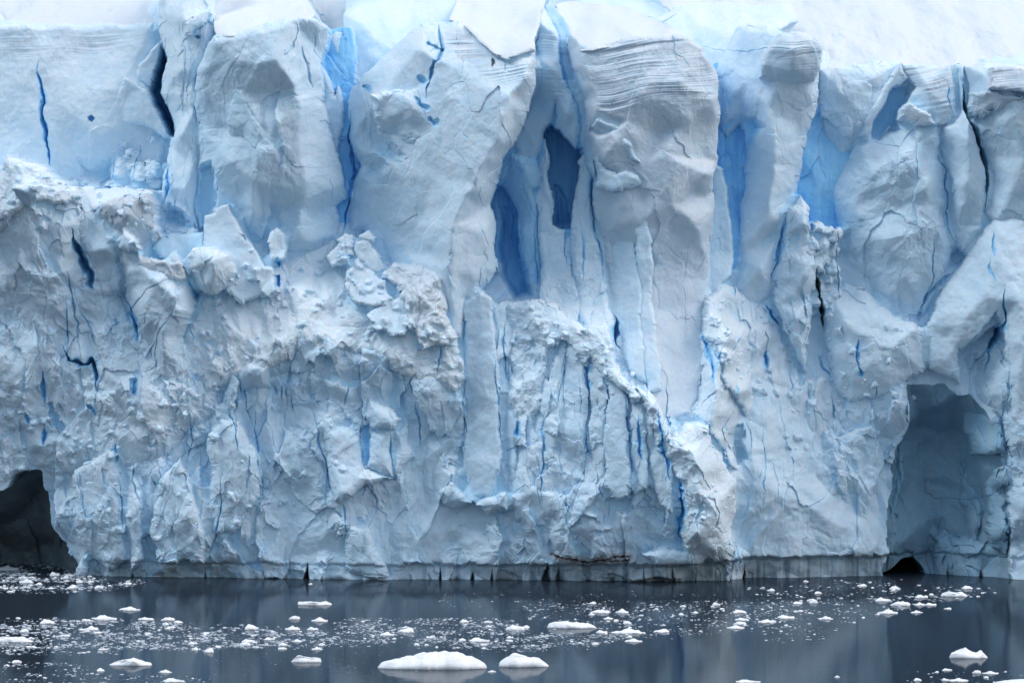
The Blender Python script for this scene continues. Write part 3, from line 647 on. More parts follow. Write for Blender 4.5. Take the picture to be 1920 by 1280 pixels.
# spiky spire by the bay
t = OBJ('ice_pillar', 'little spiky ice spire with a ragged tip below the vivid blue bay', 'ice pillar')
block(t, [(1476, 392, -1), (1496, 388, -.6), (1508, 370, -.6), (1522, 392, -.4), (1525, 440, 0), (1534, 480, .2), (1534, 512, 0), (1526, 560, 0), (1518, 620, .4), (1505, 700, .8), (1482, 650, .6), (1450, 570, -.4), (1452, 520, -1), (1468, 450, -1.6)],
      [(1505, 430, 1), (1500, 520, 1.2), (1496, 600, 1.4)], cls='chip', amp=.55, bev=.9, bw=.6, soft=.2, blue=.06)
t = OBJ('ice_rubble_heap', 'small heap of broken ice lodged right of the spiky spire', 'ice rubble')
for q in range(34):
    rr = random.Random(100 + q); k = q / 34; px = 1532 + 34 * rr.random() + 10 * k; py = 425 + 170 * k; s = 7 + rr.random() * 12
    block(t, [(px - s, py + s * .8, -1.2), (px - s * .7, py - s * .8, -1.8), (px + s * .3, py - s, -1.8), (px + s, py, -1.4), (px + s * .5, py + s, -1)], cls='crumb', amp=.4, bev=.7, bw=.5, dp=rr.random() * 1.2, soft=.5)
t = OBJ('ice_slab', 'smooth pale slab right of the black vertical crack, below the vivid blue bay', 'ice slab')
block(t, [(1542, 575, -1), (1562, 560, -.6), (1580, 520, -2), (1640, 560, -1), (1690, 600, -.4), (1730, 615, .6), (1740, 700, 1), (1660, 740, .8), (1600, 760, 1), (1566, 720, .6), (1552, 650, -.4)],
      [(1600, 620, 1.4), (1590, 690, 1.4), (1670, 650, 1.8)], cls='smooth', amp=.7, bev=.8, bw=.6, soft=.3, blue=.08)
crack([(1532, 500), (1536, 535), (1544, 580), (1546, 620)], 8, 3, .3, dark=.8, halo=1.6)
crack([(1572, 425), (1570, 480), (1574, 520), (1576, 560)], 5, 1.6, .5, dark=.3)
crack([(1606, 630), (1604, 660), (1614, 700)], 8, 1.4, .5); crack([(1536, 670), (1548, 695), (1558, 708)], 6, 1.6, .6)
crack([(1480, 400), (1470, 440), (1456, 490), (1450, 520)], 10, 2, .5); crack([(1440, 575), (1455, 600), (1462, 615)], 7, 2, .7)

# ---- left broken field
LF = OBJ('icefall', 'steep chaotic mass of shattered ice filling the left side above the cave', 'icefall')
block(LF, [(-600, 330, -2), (-100, 320, 0), (5, 312, .4), (20, 292, .4), (60, 304, .8), (102, 332, .8), (145, 352, .4), (185, 400, 0), (215, 440, 0), (225, 520, .6), (240, 600, 1.4), (300, 650, 1.6), (350, 650, 1), (420, 690, 1), (400, 780, 1), (300, 860, 1.4), (200, 900, 1), (130, 900, .8), (88, 900, .4), (60, 878, 1), (22, 912, 1), (0, 918, 1), (-600, 930, 0)],
      [(40, 370, 2.4), (100, 420, 2.4), (60, 500, 1.8), (120, 560, 2.6), (100, 640, 2), (40, 620, 1), (30, 700, 2.4), (80, 760, 2.2), (60, 830, 2.8), (180, 600, 1.4), (200, 700, 2.6), (250, 760, 3.2), (180, 830, 2), (300, 760, 2.6), (10, 440, 1.4)],
      cls='chip', amp=.8, bev=1.0, bw=.9, soft=.4, blue=.07)
def sub(pts, inner=(), **k):
    block(LF, pts, inner, **k)
# snowy crest on the icefall
t = OBJ('ice_boulder', 'snow-dusted rounded ice hump at the far left, top of the icefall', 'ice boulder')
block(t, [(-60, 360, 1), (5, 312, 1.4), (18, 290, 1.4), (60, 303, 1.8), (104, 332, 1.8), (146, 352, 1.4), (150, 372, 1.8), (110, 385, 2.6), (60, 380, 3), (20, 400, 2.4), (-60, 420, 2)], [(50, 330, 2.6)], cls='crumb', amp=.45, bev=.7, bw=.6, soft=.7)
t = OBJ('ice_boulder', 'grey pyramid-shaped ice block jutting out below the far left hump', 'ice boulder')
block(t, [(20, 352, 4.6), (48, 346, 4.4), (66, 356, 4.2), (72, 372, 3.4), (56, 388, 2.2), (40, 376, 2.6)], [(40, 358, 4.8)], cls='smooth', amp=.2, bev=.2, bw=.3, warp=.5)
t = OBJ('ice_boulder', 'big purplish dirt-dusted ice boulder below the smooth cliff, left of the blue pool of ice', 'ice boulder')
block(t, [(184, 402, 1.2), (200, 384, 1.8), (232, 366, 2), (268, 360, 2), (288, 376, 1.8), (292, 440, .6), (268, 462, .4), (240, 450, .8), (224, 440, .8), (196, 428, .6)], [(240, 400, 3)], cls='chip', amp=.4, bev=.9, bw=.7, soft=.2, dirt=.16)
t = OBJ('ice_boulder', 'white snowy saddle behind the purplish ice boulder', 'ice boulder')
block(t, [(140, 352, -1.6), (180, 350, -2), (200, 348, -2), (250, 350, -2), (286, 360, -1.6), (270, 372, 0), (200, 392, .4), (170, 400, .4)], cls='snow', bev=.6, bw=.5, soft=.9)
t = OBJ('serac', 'leaning white serac with a dirty crest, left of the blue chasm in the icefall', 'serac')
block(t, [(224, 440, 2.2), (242, 452, 2.4), (262, 470, 2.6), (300, 488, 2.8), (330, 488, 2.6), (344, 512, 2.4), (356, 548, 2), (362, 588, 1.6), (350, 640, 1.2), (345, 700, 1.6), (300, 720, 2.4), (272, 640, 2.2), (248, 600, 1.8), (236, 560, 1.6), (228, 510, 1.6)],
      [(290, 530, 4.6), (320, 560, 4.8), (275, 580, 3.6), (310, 630, 4), (270, 500, 3.4)], cls='chip', amp=.7, bev=1.0, bw=.7, soft=.2, blue=.03)
block(t, [(262, 470, 3.8), (300, 486, 4.2), (328, 490, 4), (342, 512, 3.6), (325, 528, 3.6), (285, 510, 3.8), (262, 492, 3.4)], cls='rubble', amp=.5, bev=.5, bw=.4, dirt=.16, soft=.2)
t = OBJ('ice_block', 'rounded pale ice block right of the long dark-blue fissure in the icefall', 'ice block')
block(t, [(134, 400, .8), (150, 392, .8), (182, 402, 1), (222, 448, 1), (222, 500, 1.4), (224, 540, 1.4), (200, 560, 1.6), (184, 540, 1.4), (170, 500, 1.2), (152, 466, 1), (136, 430, .8)], [(190, 470, 2.6)], cls='smooth', amp=.7, bev=1, bw=.7, soft=.3)
t = OBJ('ice_slab', 'tilted smooth pale blue slab standing upright above the snowy ramp', 'ice slab')
block(t, [(380, 420, 0), (382, 404, 0), (402, 398, .2), (412, 384, .2), (430, 382, .4), (440, 410, .4), (455, 440, .6), (478, 462, .6), (505, 500, .8), (522, 548, 1.4), (450, 570, 2), (400, 530, 1.4), (380, 480, .6)], cls='pane', amp=.7, bev=.3, bw=.3, soft=.3, blue=.06, warp=.5)
t = OBJ('ice_slab', 'low rounded blue-lit slab left of the upright pale slab', 'ice slab')
block(t, [(282, 462, .4), (290, 446, .2), (320, 438, 0), (380, 436, 0), (382, 470, .6), (368, 492, .6), (340, 500, 1), (300, 482, 1)], cls='pane', bev=.5, bw=.4, blue=.22, soft=.2, warp=.5)
t = OBJ('ice_boulder', 'bright snow-crowned ice boulder in front of the upright slab', 'ice boulder')
block(t, [(346, 478, 3.2), (356, 464, 3.4), (376, 461, 3.6), (405, 468, 3.8), (433, 480, 3.4), (438, 512, 3), (428, 540, 2.6), (402, 552, 2.6), (380, 548, 2.2), (362, 525, 2.2), (350, 502, 2.6)], [(395, 495, 4.8)], cls='chip', amp=.45, bev=1.0, bw=.8, soft=.55, warp=.6)
t = OBJ('ice_fin', 'small pointed ice tooth left of the blue chasm rim', 'ice fin')
block(t, [(296, 500, 3), (312, 478, 3.2), (322, 462, 3.2), (330, 480, 3.2), (332, 505, 3.2), (315, 512, 3.4)], cls='smooth', amp=.4, bev=.6, bw=.5, soft=.3, warp=.6)
t = OBJ('ice_fin', 'thin horn-shaped ice tooth between the purplish boulder and the dirty-crested serac', 'ice fin')
block(t, [(222, 445, 3), (228, 428, 3), (250, 444, 3), (266, 462, 3), (240, 470, 3.2), (222, 462, 3)], cls='smooth', amp=.4, bev=.6, bw=.5, soft=.3, warp=.6)

# fissures of the icefall
crack([(133, 430), (140, 455), (160, 500), (172, 530), (177, 540)], 13, 4, .8, dark=.25, halo=1.6)
crack([(129, 500), (132, 535), (145, 590), (150, 640)], 6, 1.6, .5)
crack([(143, 560), (160, 600), (180, 640), (190, 650)], 5, 1.2, .4)
crack([(116, 642), (134, 674), (160, 682), (176, 676), (186, 700), (188, 732)], 9, 3, .8, dark=.35)
crack([(130, 560), (130, 610), (128, 660)], 6, 1.5, .6)
crack([(240, 566), (250, 600), (262, 640)], 10, 2.4, .6); crack([(218, 590), (222, 612)], 6, 1, .5)
pit([(240, 712, -3), (257, 706, -3), (259, 740, -3), (246, 738, -3)], blue=.9, dark=.25, soft=.2, warp=.5)
pit([(336, 498, -3), (350, 500, -3), (368, 535, -3), (380, 552, -3), (372, 575, -3), (358, 605, -3), (350, 606, -3), (362, 570, -3), (344, 530, -3)], blue=.85, dark=.2, soft=.3, warp=.5)
crack([(83, 690), (83, 720), (90, 760)], 9, 2, .5); crack([(85, 800), (88, 830)], 8, 1.6, .7); crack([(50, 770), (54, 795)], 9, 1.4, .6)
pit([(90, 760, 0), (100, 752, 0), (118, 800, 0), (112, 820, 0), (95, 795, 0)], blue=.4, soft=.4)
crack([(168, 750), (182, 780)], 8, 1.4, .5); crack([(356, 640), (362, 630), (352, 605)], 4, 1, .5)
crack([(240, 735), (262, 760)], 3, 1, .5)

# ---- snowy ramp in the middle left
t = OBJ('snow_ramp', 'bright ramp of crumbled snow below the upright slab, ending in a ragged lip', 'snow ramp')
ramp = t
block(t, [(376, 560, .6), (420, 530, .2), (470, 450, -2), (515, 436, -3), (560, 440, -3), (620, 440, -3), (690, 450, -2), (730, 490, -.4), (800, 520, 1.2), (840, 560, 2.8), (842, 640, 3.6), (868, 700, 3.4), (852, 742, 3.5), (820, 730, 3.5), (795, 705, 3.7), (740, 692, 3.6), (700, 662, 3.8), (660, 668, 3.6), (620, 650, 3.6), (585, 655, 3.3), (560, 640, 3.2), (545, 668, 3), (505, 700, 2.6), (480, 715, 2.0), (440, 720, 1.6), (390, 730, 1.6), (350, 700, 1.2), (352, 640, .4), (360, 600, 0)],
      [(450, 560, .8), (520, 540, .4), (600, 540, .2), (700, 560, 1.4), (760, 600, 2.8), (450, 640, 2.0), (400, 690, 1.8), (640, 600, 2.4), (560, 570, 1.6)],
      cls='rubble', amp=.62, bev=.9, bw=1.0, soft=.75)
stain([(230, 690), (420, 640), (480, 690), (470, 800), (380, 830), (330, 880), (200, 870), (130, 830), (170, 740)], SOFT, 1.6, .8)
stain([(0, 760), (130, 800), (210, 880), (120, 890), (0, 900), (-200, 900)], SOFT, 1.5, .6)
stain([(0, 360), (140, 380), (120, 480), (0, 520), (-200, 500)], SOFT, 1.5, .6)
# slab-like pieces of the ramp
for nm, lb, pts, kw in (
    ('ice_block', 'curved pale ice block under the dirty snow heap, middle left', [(690, 590, 2.6), (720, 562, 2), (760, 560, 2.4), (768, 600, 3), (760, 626, 3.6), (735, 632, 3.8), (700, 612, 3.4)], dict(blue=.12)),
    ('ice_block', 'upright pale ice slice in the middle of the snowy ramp', [(645, 540, 1.8), (655, 500, .8), (690, 496, .8), (720, 530, 1.6), (735, 560, 2.4), (700, 575, 2.6), (668, 570, 2.4)], dict(blue=.06)),
    ('ice_block', 'tall narrow ice block left of the small blue window at the top of the ramp', [(478, 498, 1.8), (494, 486, 1.6), (512, 500, 1.6), (515, 545, 2.2), (500, 562, 2.4), (484, 548, 2.2)], dict(blue=.02)),
    ('ice_block', 'pale upright chip leaning on the foot of the rounded grey serac', [(507, 440, .2), (520, 428, 0), (535, 432, 0), (542, 460, .2), (530, 485, .8), (512, 482, .8)], dict(blue=.06)),
    ('ice_block', 'small flat-topped ice block nearest the foot of the blue cleft', [(630, 446, .2), (645, 436, 0), (662, 440, 0), (668, 452, .2), (655, 464, .4), (638, 456, .4)], dict(blue=.05)),
    ('ice_block', 'rounded white ice block below the flat-topped one, left of the curved block', [(612, 478, .6), (628, 456, .4), (655, 460, .6), (662, 480, .8), (645, 498, 1), (622, 500, 1)], dict(blue=.02)),
    ('ice_block', 'curved wedge of ice leaning right below the blue cleft', [(660, 470, .6), (672, 448, .4), (690, 448, .4), (706, 470, .6), (716, 498, .8), (695, 505, 1), (668, 490, 1)], dict(blue=.05)),
    ('ice_block', 'tiny bright ice chunk at the right end of the row under the blue cleft', [(678, 440, .4), (692, 432, .4), (706, 444, .4), (700, 454, .6), (684, 452, .6)], dict(blue=.02)),
):
    k = OBJ(nm, lb, 'ice block', 'loose ice blocks on the snowy ramp')
    block(k, pts, cls='facet', amp=.35, bev=.35, bw=.3, dp=.45, soft=.4, warp=.8, **kw)
pit([(512, 516, -1.5), (525, 515, -1.5), (526, 540, -1.5), (514, 540, -1.5)], blue=.9, soft=.18, warp=.4)
crack([(520, 480), (521, 500)], 7, 1, .7); crack([(650, 484), (662, 482)], 6, 1, .6)
t = OBJ('snow_heap', 'ragged heap of dirt-speckled snow below the central-left giant serac', 'snow heap')
block(t, [(714, 500, 2), (740, 494, 1.8), (790, 504, 2.4), (832, 516, 3.4), (830, 560, 4), (842, 610, 4.6), (844, 640, 4.8), (826, 652, 5), (800, 652, 5), (784, 630, 4.6), (762, 590, 3.6), (756, 552, 3), (728, 528, 2.4)], [(800, 560, 4.4)], cls='crumb', amp=.8, bev=.7, bw=.6, soft=.7, dirt=.10)

# ---- middle lower wall
t = OBJ('ice_wall', 'shadowed grey-blue middle wall of chipped ice under the snowy lip, down to the water', 'ice wall')
midw = t
block(t, [(380, 780, 1.8), (430, 715, 2), (470, 678, 2.6), (520, 680, 3.0), (545, 640, 3.2), (560, 606, 3.2), (640, 640, 3.6), (720, 662, 3.8), (800, 700, 3.8), (866, 700, 3.4), (868, 860, 1.4), (880, 940, 1.2), (900, 1000, 1), (940, 1062, .8), (940, 1150, .4), (130, 1150, 0), (140, 1082, 0), (128, 1030, .6), (100, 985, 1), (84, 900, 1.2), (130, 880, 1.8), (200, 880, 2), (300, 850, 2)],
      [(450, 760, 1.8), (540, 740, 2.0), (640, 740, 2.0), (760, 780, 2.2), (500, 880, 1.4), (600, 860, 1.6), (560, 960, .4), (660, 930, 2.2), (740, 905, 2.0), (780, 900, 1.6), (720, 970, .6), (820, 960, 1.4), (820, 850, 1.4), (300, 940, 1.6), (200, 960, 1.6), (180, 1040, 1), (400, 960, 1.6), (350, 1040, 1), (480, 1040, .8), (640, 1040, .6), (800, 1030, .8)],
      cls='wall', amp=.8, bev=.9, bw=.7, blue=.08)
for pts, kw in (
    ([(626, 936, 3), (610, 860, 2.4), (608, 800, 2.2), (640, 800, 2.4), (680, 815, 2.4), (684, 880, 2.6), (735, 896, 2.6), (690, 912, 3), (660, 932, 3.4)], dict(cls='smooth', amp=.6)),
    ([(682, 780, 2.6), (690, 745, 2.4), (720, 760, 2.8), (755, 790, 3), (740, 806, 3.2), (702, 802, 3)], dict(cls='smooth', amp=.5)),
    ([(700, 806, 2.2), (738, 806, 2.4), (736, 895, 2.6), (684, 880, 2.6), (690, 850, 2.4)], dict(cls='smooth', amp=.4)),
    ([(738, 810, 2.6), (765, 796, 2.4), (776, 860, 2.2), (740, 900, 2.4)], dict(cls='smooth', amp=.4)),
    ([(770, 720, 3), (785, 690, 3.2), (815, 690, 3.2), (835, 730, 3.2), (825, 775, 2.6), (800, 790, 2), (780, 770, 2)], dict(cls='smooth', amp=.4)),
    ([(612, 700, 3.2), (640, 655, 3.4), (690, 670, 3.4), (720, 700, 2.8), (700, 720, 2.2), (650, 735, 2)], dict(cls='chip', amp=.7)),
    ([(548, 660, 3), (565, 612, 3.2), (605, 640, 3), (610, 690, 2), (580, 740, 1.2), (550, 730, 1.6)], dict(cls='chip', amp=.6)),
    ([(450, 700, 2.2), (470, 684, 2.6), (505, 690, 2.4), (510, 730, 1.2), (450, 735, 1)], dict(cls='scallop', amp=.5)),
    ([(655, 992, 2), (684, 990, 2), (708, 1030, 2), (728, 1062, 2), (735, 1084, 1.8), (690, 1084, 1.6), (650, 1070, 1.4), (648, 1020, 1.6)], dict(cls='smooth', amp=.5)),
    ([(820, 925, 2.2), (845, 905, 2.6), (875, 925, 2.6), (885, 945, 2.4), (860, 958, 1.8), (835, 950, 1.8)], dict(cls='smooth', amp=.5)),
    ([(905, 935, 2.6), (945, 925, 3), (950, 955, 2.6), (915, 968, 2.2), (890, 950, 2.2)], dict(cls='smooth', amp=.4)),
    ([(140, 1070, 1.6), (150, 1050, 1.8), (162, 1075, 1.6), (160, 1086, 1.4), (140, 1086, 1.4)], dict(cls='smooth', amp=.2, soft=.4)),
    ([(136, 880, 2.6), (200, 850, 2.8), (222, 880, 2.6), (228, 960, 2.4), (232, 1050, 1.8), (200, 1070, 1.2), (150, 1040, 1.6), (140, 960, 2.4)], dict(cls='chip', amp=.7, soft=.35)),
    ([(232, 880, 1.6), (248, 880, 1.8), (262, 930, 2), (270, 1050, 1.4), (245, 1070, 1.2), (236, 990, 1.4)], dict(cls='smooth', amp=.6, soft=.1)),
    ([(300, 900, 2.6), (330, 860, 2.8), (350, 900, 2.6), (380, 1000, 2.2), (380, 1055, 1.6), (300, 1060, 1.6), (280, 1000, 2.2)], dict(cls='chip', amp=.7, soft=.3)),
    ([(388, 830, 2.2), (408, 780, 2), (450, 790, 1.8), (485, 860, 2), (480, 940, 2), (440, 1000, 2), (400, 1000, 1.8)], dict(cls='flute', amp=.5, soft=.1)),
):
    kw.pop('soft', 0); block(t, pts, bev=.9, bw=.9, warp=.7, plain=True, **kw)
for q in ([(356, 765), (354, 800), (364, 825), (352, 850), (348, 870)], [(430, 760), (440, 800), (446, 850)], [(478, 760), (483, 830), (487, 880), (494, 935)],
          [(588, 770), (600, 820), (614, 880), (626, 935)], [(225, 890), (230, 940), (233, 1000)], [(250, 860), (252, 900), (266, 940)], [(218, 820), (220, 870)],
          [(416, 880), (414, 950), (405, 1010), (388, 1060)], [(781, 740), (784, 790), (790, 850)], [(680, 790), (678, 830), (680, 880)], [(733, 806), (738, 880)],
          [(527, 720), (530, 760)], [(550, 740), (552, 770)], [(655, 720), (648, 760)], [(290, 900), (294, 915)], [(455, 720), (462, 750), (470, 800)], [(512, 720), (520, 745)],
          [(868, 700), (872, 780), (872, 860)], [(925, 660), (932, 720), (938, 790), (945, 840)], [(830, 640), (820, 700)], [(645, 940), (648, 980), (648, 1010)]):
    crack(q, 5, 1.4, .6)
pit([(679, 790, .4), (686, 775, .4), (697, 800, .4), (697, 860, .6), (690, 880, 1), (680, 870, .6)], blue=.5, soft=.3, warp=.4)
pit([(548, 990, .6), (632, 975, .6), (645, 1050, .2), (520, 1058, .2), (500, 1000, .6)], blue=.14, soft=1.0, cls='scallop', amp=.6)
pit([(835, 1010, 0), (880, 985, .2), (945, 970, .4), (950, 1030, 0), (880, 1050, 0), (830, 1040, 0)], blue=.10, soft=1.0, cls='scallop', amp=.6)

# ---- columns right of centre
cols = (
    ('grey flat ice column directly under the left end of the central overhang', [(868, 570, 2), (900, 545, 2.2), (924, 560, 2.2), (932, 640, 2.2), (938, 760, 2.2), (938, 880, 2), (915, 930, 1.8), (880, 930, 1.4), (870, 860, 1.6), (868, 700, 2)], dict(cls='pane', amp=1.3, blue=.05)),
    ('narrow ice column with a blue slit, left of the crumbly snow patch', [(930, 575, 1.2), (950, 570, 1.2), (952, 640, 1.4), (950, 740, 1.6), (968, 800, 1.6), (968, 900, 1.6), (942, 900, 1.4), (938, 760, 1.2), (932, 650, 1.2)], dict(cls='flute', amp=.4, blue=.12)),
    ('thin straight ice rib right of the crumbly snow patch', [(1020, 740, 1.6), (1045, 660, 1.8), (1062, 640, 1.8), (1056, 740, 1.8), (1040, 840, 1.8), (1018, 960, 1.4), (1013, 900, 1.2), (1012, 820, 1.4)], dict(cls='pane', amp=1, blue=.08)),
    ('broad faceted ice column in the middle of the ribbed lower wall', [(1062, 650, 2), (1085, 640, 2.4), (1100, 660, 2.4), (1102, 740, 2.4), (1096, 840, 2), (1100, 900, 2), (1070, 900, 1.6), (1045, 870, 1.6), (1052, 760, 1.8)], dict(cls='chip', amp=.6, blue=.05)),
    ('ice column with a snowy knob halfway down, right of the faceted column', [(1104, 680, 2.4), (1128, 670, 2.6), (1136, 740, 2.8), (1136, 850, 2.4), (1128, 920, 1.8), (1108, 900, 1.6), (1104, 800, 1.8)], dict(cls='chip', amp=.6, blue=.03, soft=.3)),
    ('smooth straight ice column ending in a rounded dark foot', [(1138, 690, 2.4), (1160, 690, 2.6), (1176, 760, 2.6), (1180, 860, 2.8), (1178, 930, 2.8), (1150, 938, 2.4), (1134, 915, 2.4), (1136, 800, 2.4)], dict(cls='pane', amp=1, blue=.1)),
    ('short ice column with a bright boxy block in its middle', [(1182, 760, 2.4), (1206, 760, 2.6), (1216, 860, 3), (1216, 920, 3), (1190, 930, 2.4), (1183, 880, 2.2)], dict(cls='chip', amp=.5, soft=.3)),
    ('leaning ice column left of the front buttress, split by a long blue crack', [(1206, 720, 2.8), (1235, 760, 3.2), (1262, 880, 3.4), (1262, 960, 3.2), (1240, 950, 2.8), (1222, 880, 2.6), (1212, 800, 2.6)], dict(cls='chip', amp=.5, soft=.35)),
)
rib = OBJ('ice_wall', 'ribbed lower wall of pale ice right of centre, above the brown waterline streak', 'ice wall')
block(rib, [(866, 640, 1), (930, 560, .6), (1060, 590, 1), (1160, 660, 1.4), (1250, 780, 2), (1330, 860, 2), (1375, 930, 1.4), (1372, 1064, .6), (1378, 1150, 0), (930, 1150, .2), (930, 1066, .6), (880, 940, .8), (870, 820, .8)],
      [(980, 800, 1.2), (1060, 900, 1.5), (1000, 960, 1.5), (1130, 940, 1.6), (1080, 965, 1.6), (1200, 960, 1.5), (1040, 1010, 1.0), (1150, 1000, 1.2), (1240, 980, 1.2), (1180, 960, 1.4), (1250, 1040, .4), (1100, 1050, .6), (960, 1040, .6)],
      cls='wall', amp=.7, bev=.8, bw=.7, blue=.08, dp=.35)
for lb, pts, kw in cols:
    k = OBJ('ice_column', lb, 'ice column', 'upright ribs of ice in the lower wall right of centre')
    block(k, pts, bev=.4, bw=.3, warp=.6, dp=-.35, **kw)
for pts, kw in (
    ([(955, 930, 2), (1000, 905, 2.4), (1045, 930, 2.6), (1055, 955, 2.4), (1020, 985, 1.6), (970, 980, 1.4)], dict(cls='scallop', amp=.5)),
    ([(1060, 950, 2.6), (1085, 940, 2.8), (1125, 975, 2.8), (1100, 975, 1.8), (1070, 965, 1.6)], dict(cls='smooth', amp=.4)),
    ([(1060, 985, 1.8), (1110, 970, 2.2), (1150, 990, 2.2), (1105, 1015, 1.2), (1065, 1005, 1.2)], dict(cls='smooth', amp=.4)),
    ([(1215, 975, 1.6), (1250, 965, 2), (1270, 1000, 2), (1262, 1030, 1.8), (1225, 1030, 1.2)], dict(cls='smooth', amp=.4)),
    ([(1105, 1010, 1.6), (1130, 1000, 1.8), (1140, 1040, 1.6), (1105, 1048, 1.4)], dict(cls='smooth', amp=.3)),
    ([(1205, 1040, 1.8), (1240, 1030, 2), (1290, 1030, 2.2), (1310, 1060, 1.8), (1230, 1066, 1.8)], dict(cls='smooth', amp=.4)),
):
    block(rib, pts, bev=.9, bw=.8, warp=.7, plain=True, dp=-.75, **kw)
pit([(1205, 1010, -.6), (1240, 1000, -.6), (1262, 1004, -.4), (1280, 1030, 0), (1230, 1035, -.4), (1206, 1025, -.4)], blue=.05, soft=.7, cls='scallop', amp=.4)
pit([(1128, 905, -.6), (1170, 935, -.4), (1182, 945, -.4), (1175, 965, 0), (1140, 950, -.2)], blue=.05, soft=.5, cls='chip', amp=.3)
t = OBJ('snow_heap', 'long diagonal drift of crumbly snow running down from the dark hollow to the front buttress', 'snow heap')
block(t, [(938, 570, .6), (980, 566, .8), (1040, 566, 1.2), (1060, 596, 1.8), (1100, 618, 2.5), (1140, 645, 3.2), (1162, 672, 3.4), (1182, 720, 3.8), (1200, 748, 4.0), (1188, 772, 3.4), (1172, 740, 3.2), (1150, 712, 3.0), (1128, 705, 2.8), (1108, 672, 2.6), (1078, 668, 2.6), (1058, 640, 2.2), (1030, 655, 1.6), (1000, 640, 1.4), (960, 650, 1.1)], [(1000, 610, 1.6)], cls='crumb', amp=.5, bev=.7, bw=.9, soft=.45)
t = OBJ('snow_heap', 'crumbly snow patch frozen between two ice columns below the dark blue hollow', 'snow heap')
block(t, [(948, 630, 1.0), (990, 622, 1.2), (1030, 640, 1.4), (1028, 690, 1.6), (1012, 740, 1.4), (1002, 800, 1.2), (975, 826, 1.2), (958, 780, 1.2), (952, 700, 1.2)], [(985, 720, 1.9)], cls='crumb', amp=.7, bev=.6, bw=.7, soft=.35, blue=.04)
for q, w, b in (([(945, 600), (944, 660), (952, 720)], 6, .6), ([(1020, 760), (1016, 820), (1017, 880), (1018, 950)], 6, .7), ([(1060, 660), (1052, 720), (1042, 780)], 4, .6), ([(1102, 670), (1103, 735)], 7, .7),
                ([(1098, 810), (1097, 840), (1102, 850)], 5, .6), ([(1160, 700), (1176, 780), (1180, 860), (1182, 920), (1175, 980)], 5, .7), ([(1195, 780), (1198, 830), (1205, 866)], 9, .6),
                ([(1230, 765), (1240, 830), (1250, 870), (1256, 900)], 8, .7), ([(1273, 890), (1276, 950), (1276, 1020)], 9, .85), ([(1060, 920), (1062, 970)], 4, .4), ([(968, 790), (972, 822)], 9, .6),
                ([(1245, 720), (1250, 780), (1256, 800)], 3, .5), ([(1214, 720), (1216, 750)], 3, .5), ([(1140, 940), (1140, 975)], 4, .4), ([(1304, 960), (1301, 1010)], 3, .5), ([(1126, 900), (1130, 940)], 5, .3),
                ([(1008, 900), (1016, 960)], 3, .3), ([(1258, 900), (1258, 935)], 4, .6), ([(1085, 700), (1088, 790)], 3, .4), ([(1123, 740), (1125, 780)], 4, .4)):
    crack(q, w, 1.5, b)

# front buttress and the step right of it
t = OBJ('ice_buttress', 'bright white ice buttress leaning down to the water right of centre, front-most of the wall', 'ice buttress')
block(t, [(1185, 720, 3.8), (1215, 740, 4), (1240, 775, 4.2), (1262, 820, 4.2), (1290, 800, 3.6), (1330, 800, 3), (1338, 840, 3), (1360, 868, 3), (1374, 900, 2.8), (1382, 960, 2.4), (1370, 1020, 1.8), (1364, 1062, 1.2), (1340, 1050, 1.8), (1300, 1066, 2), (1286, 1055, 2.2), (1280, 1000, 2.6), (1277, 940, 2.8), (1272, 900, 3), (1262, 880, 3.4), (1240, 850, 3.6), (1222, 800, 3.6)],
      [(1310, 880, 5), (1340, 960, 4.6), (1312, 1000, 4.4), (1270, 840, 4.8)], cls='chip', amp=.7, bev=1.1, bw=.8, soft=.55, blue=.02)
t = OBJ('ice_wall', 'pale broken wall right of the striped serac, above the front buttress', 'ice wall')
block(t, [(1320, 560, -.6), (1350, 540, -.8), (1400, 545, -1), (1440, 570, -1), (1455, 600, -.6), (1482, 660, 0), (1500, 720, .6), (1545, 700, .4), (1570, 730, .6), (1580, 850, .6), (1480, 900, .6), (1400, 900, .8), (1374, 880, 2.0), (1330, 800, 2.4), (1300, 780, 1.4), (1316, 690, .2)],
      [(1360, 640, 1), (1420, 700, 1.4), (1350, 740, 2.6), (1450, 800, 1.6), (1520, 800, 1.4), (1400, 820, 2)], cls='flute', amp=.75, bev=.8, bw=.7, soft=.4, blue=.05)
t = OBJ('ice_fin', 'bright curved ice fin sweeping down the right foot of the striped serac', 'ice fin')
block(t, [(1318, 600, .6), (1332, 580, .6), (1345, 600, .8), (1372, 630, 1.6), (1398, 668, 2.4), (1410, 710, 3), (1405, 760, 3), (1395, 790, 3), (1380, 740, 2.6), (1356, 700, 2.4), (1345, 650, 1.6), (1325, 640, .6)], cls='chip', amp=.5, bev=.7, bw=.5, soft=.5)
for q, w, b in (([(1316, 620), (1330, 670), (1338, 715)], 9, .7), ([(1350, 650), (1350, 690)], 5, .6), ([(1380, 530), (1380, 560)], 5, .6), ([(1432, 660), (1438, 690)], 7, .6), ([(1482, 690), (1484, 730)], 3, .6),
                ([(1380, 720), (1382, 745)], 4, .6), ([(1395, 780), (1405, 820), (1408, 850)], 3, .5), ([(1425, 790), (1430, 840), (1428, 900), (1424, 960)], 4, .6), ([(1456, 740), (1468, 800), (1480, 860), (1484, 905)], 3, .6),
                ([(1562, 740), (1563, 790)], 5, .5), ([(1445, 850), (1452, 900), (1456, 950)], 3, .5), ([(1640, 720), (1640, 750)], 5, .5), ([(1612, 690), (1613, 705)], 8, .6), ([(1510, 700), (1520, 760)], 3, .4)):
    crack(q, w, 1.5, b)
t = OBJ('ice_wall', 'dim lower wall between the front buttress and the arched alcove on the right', 'ice wall')
loww = t
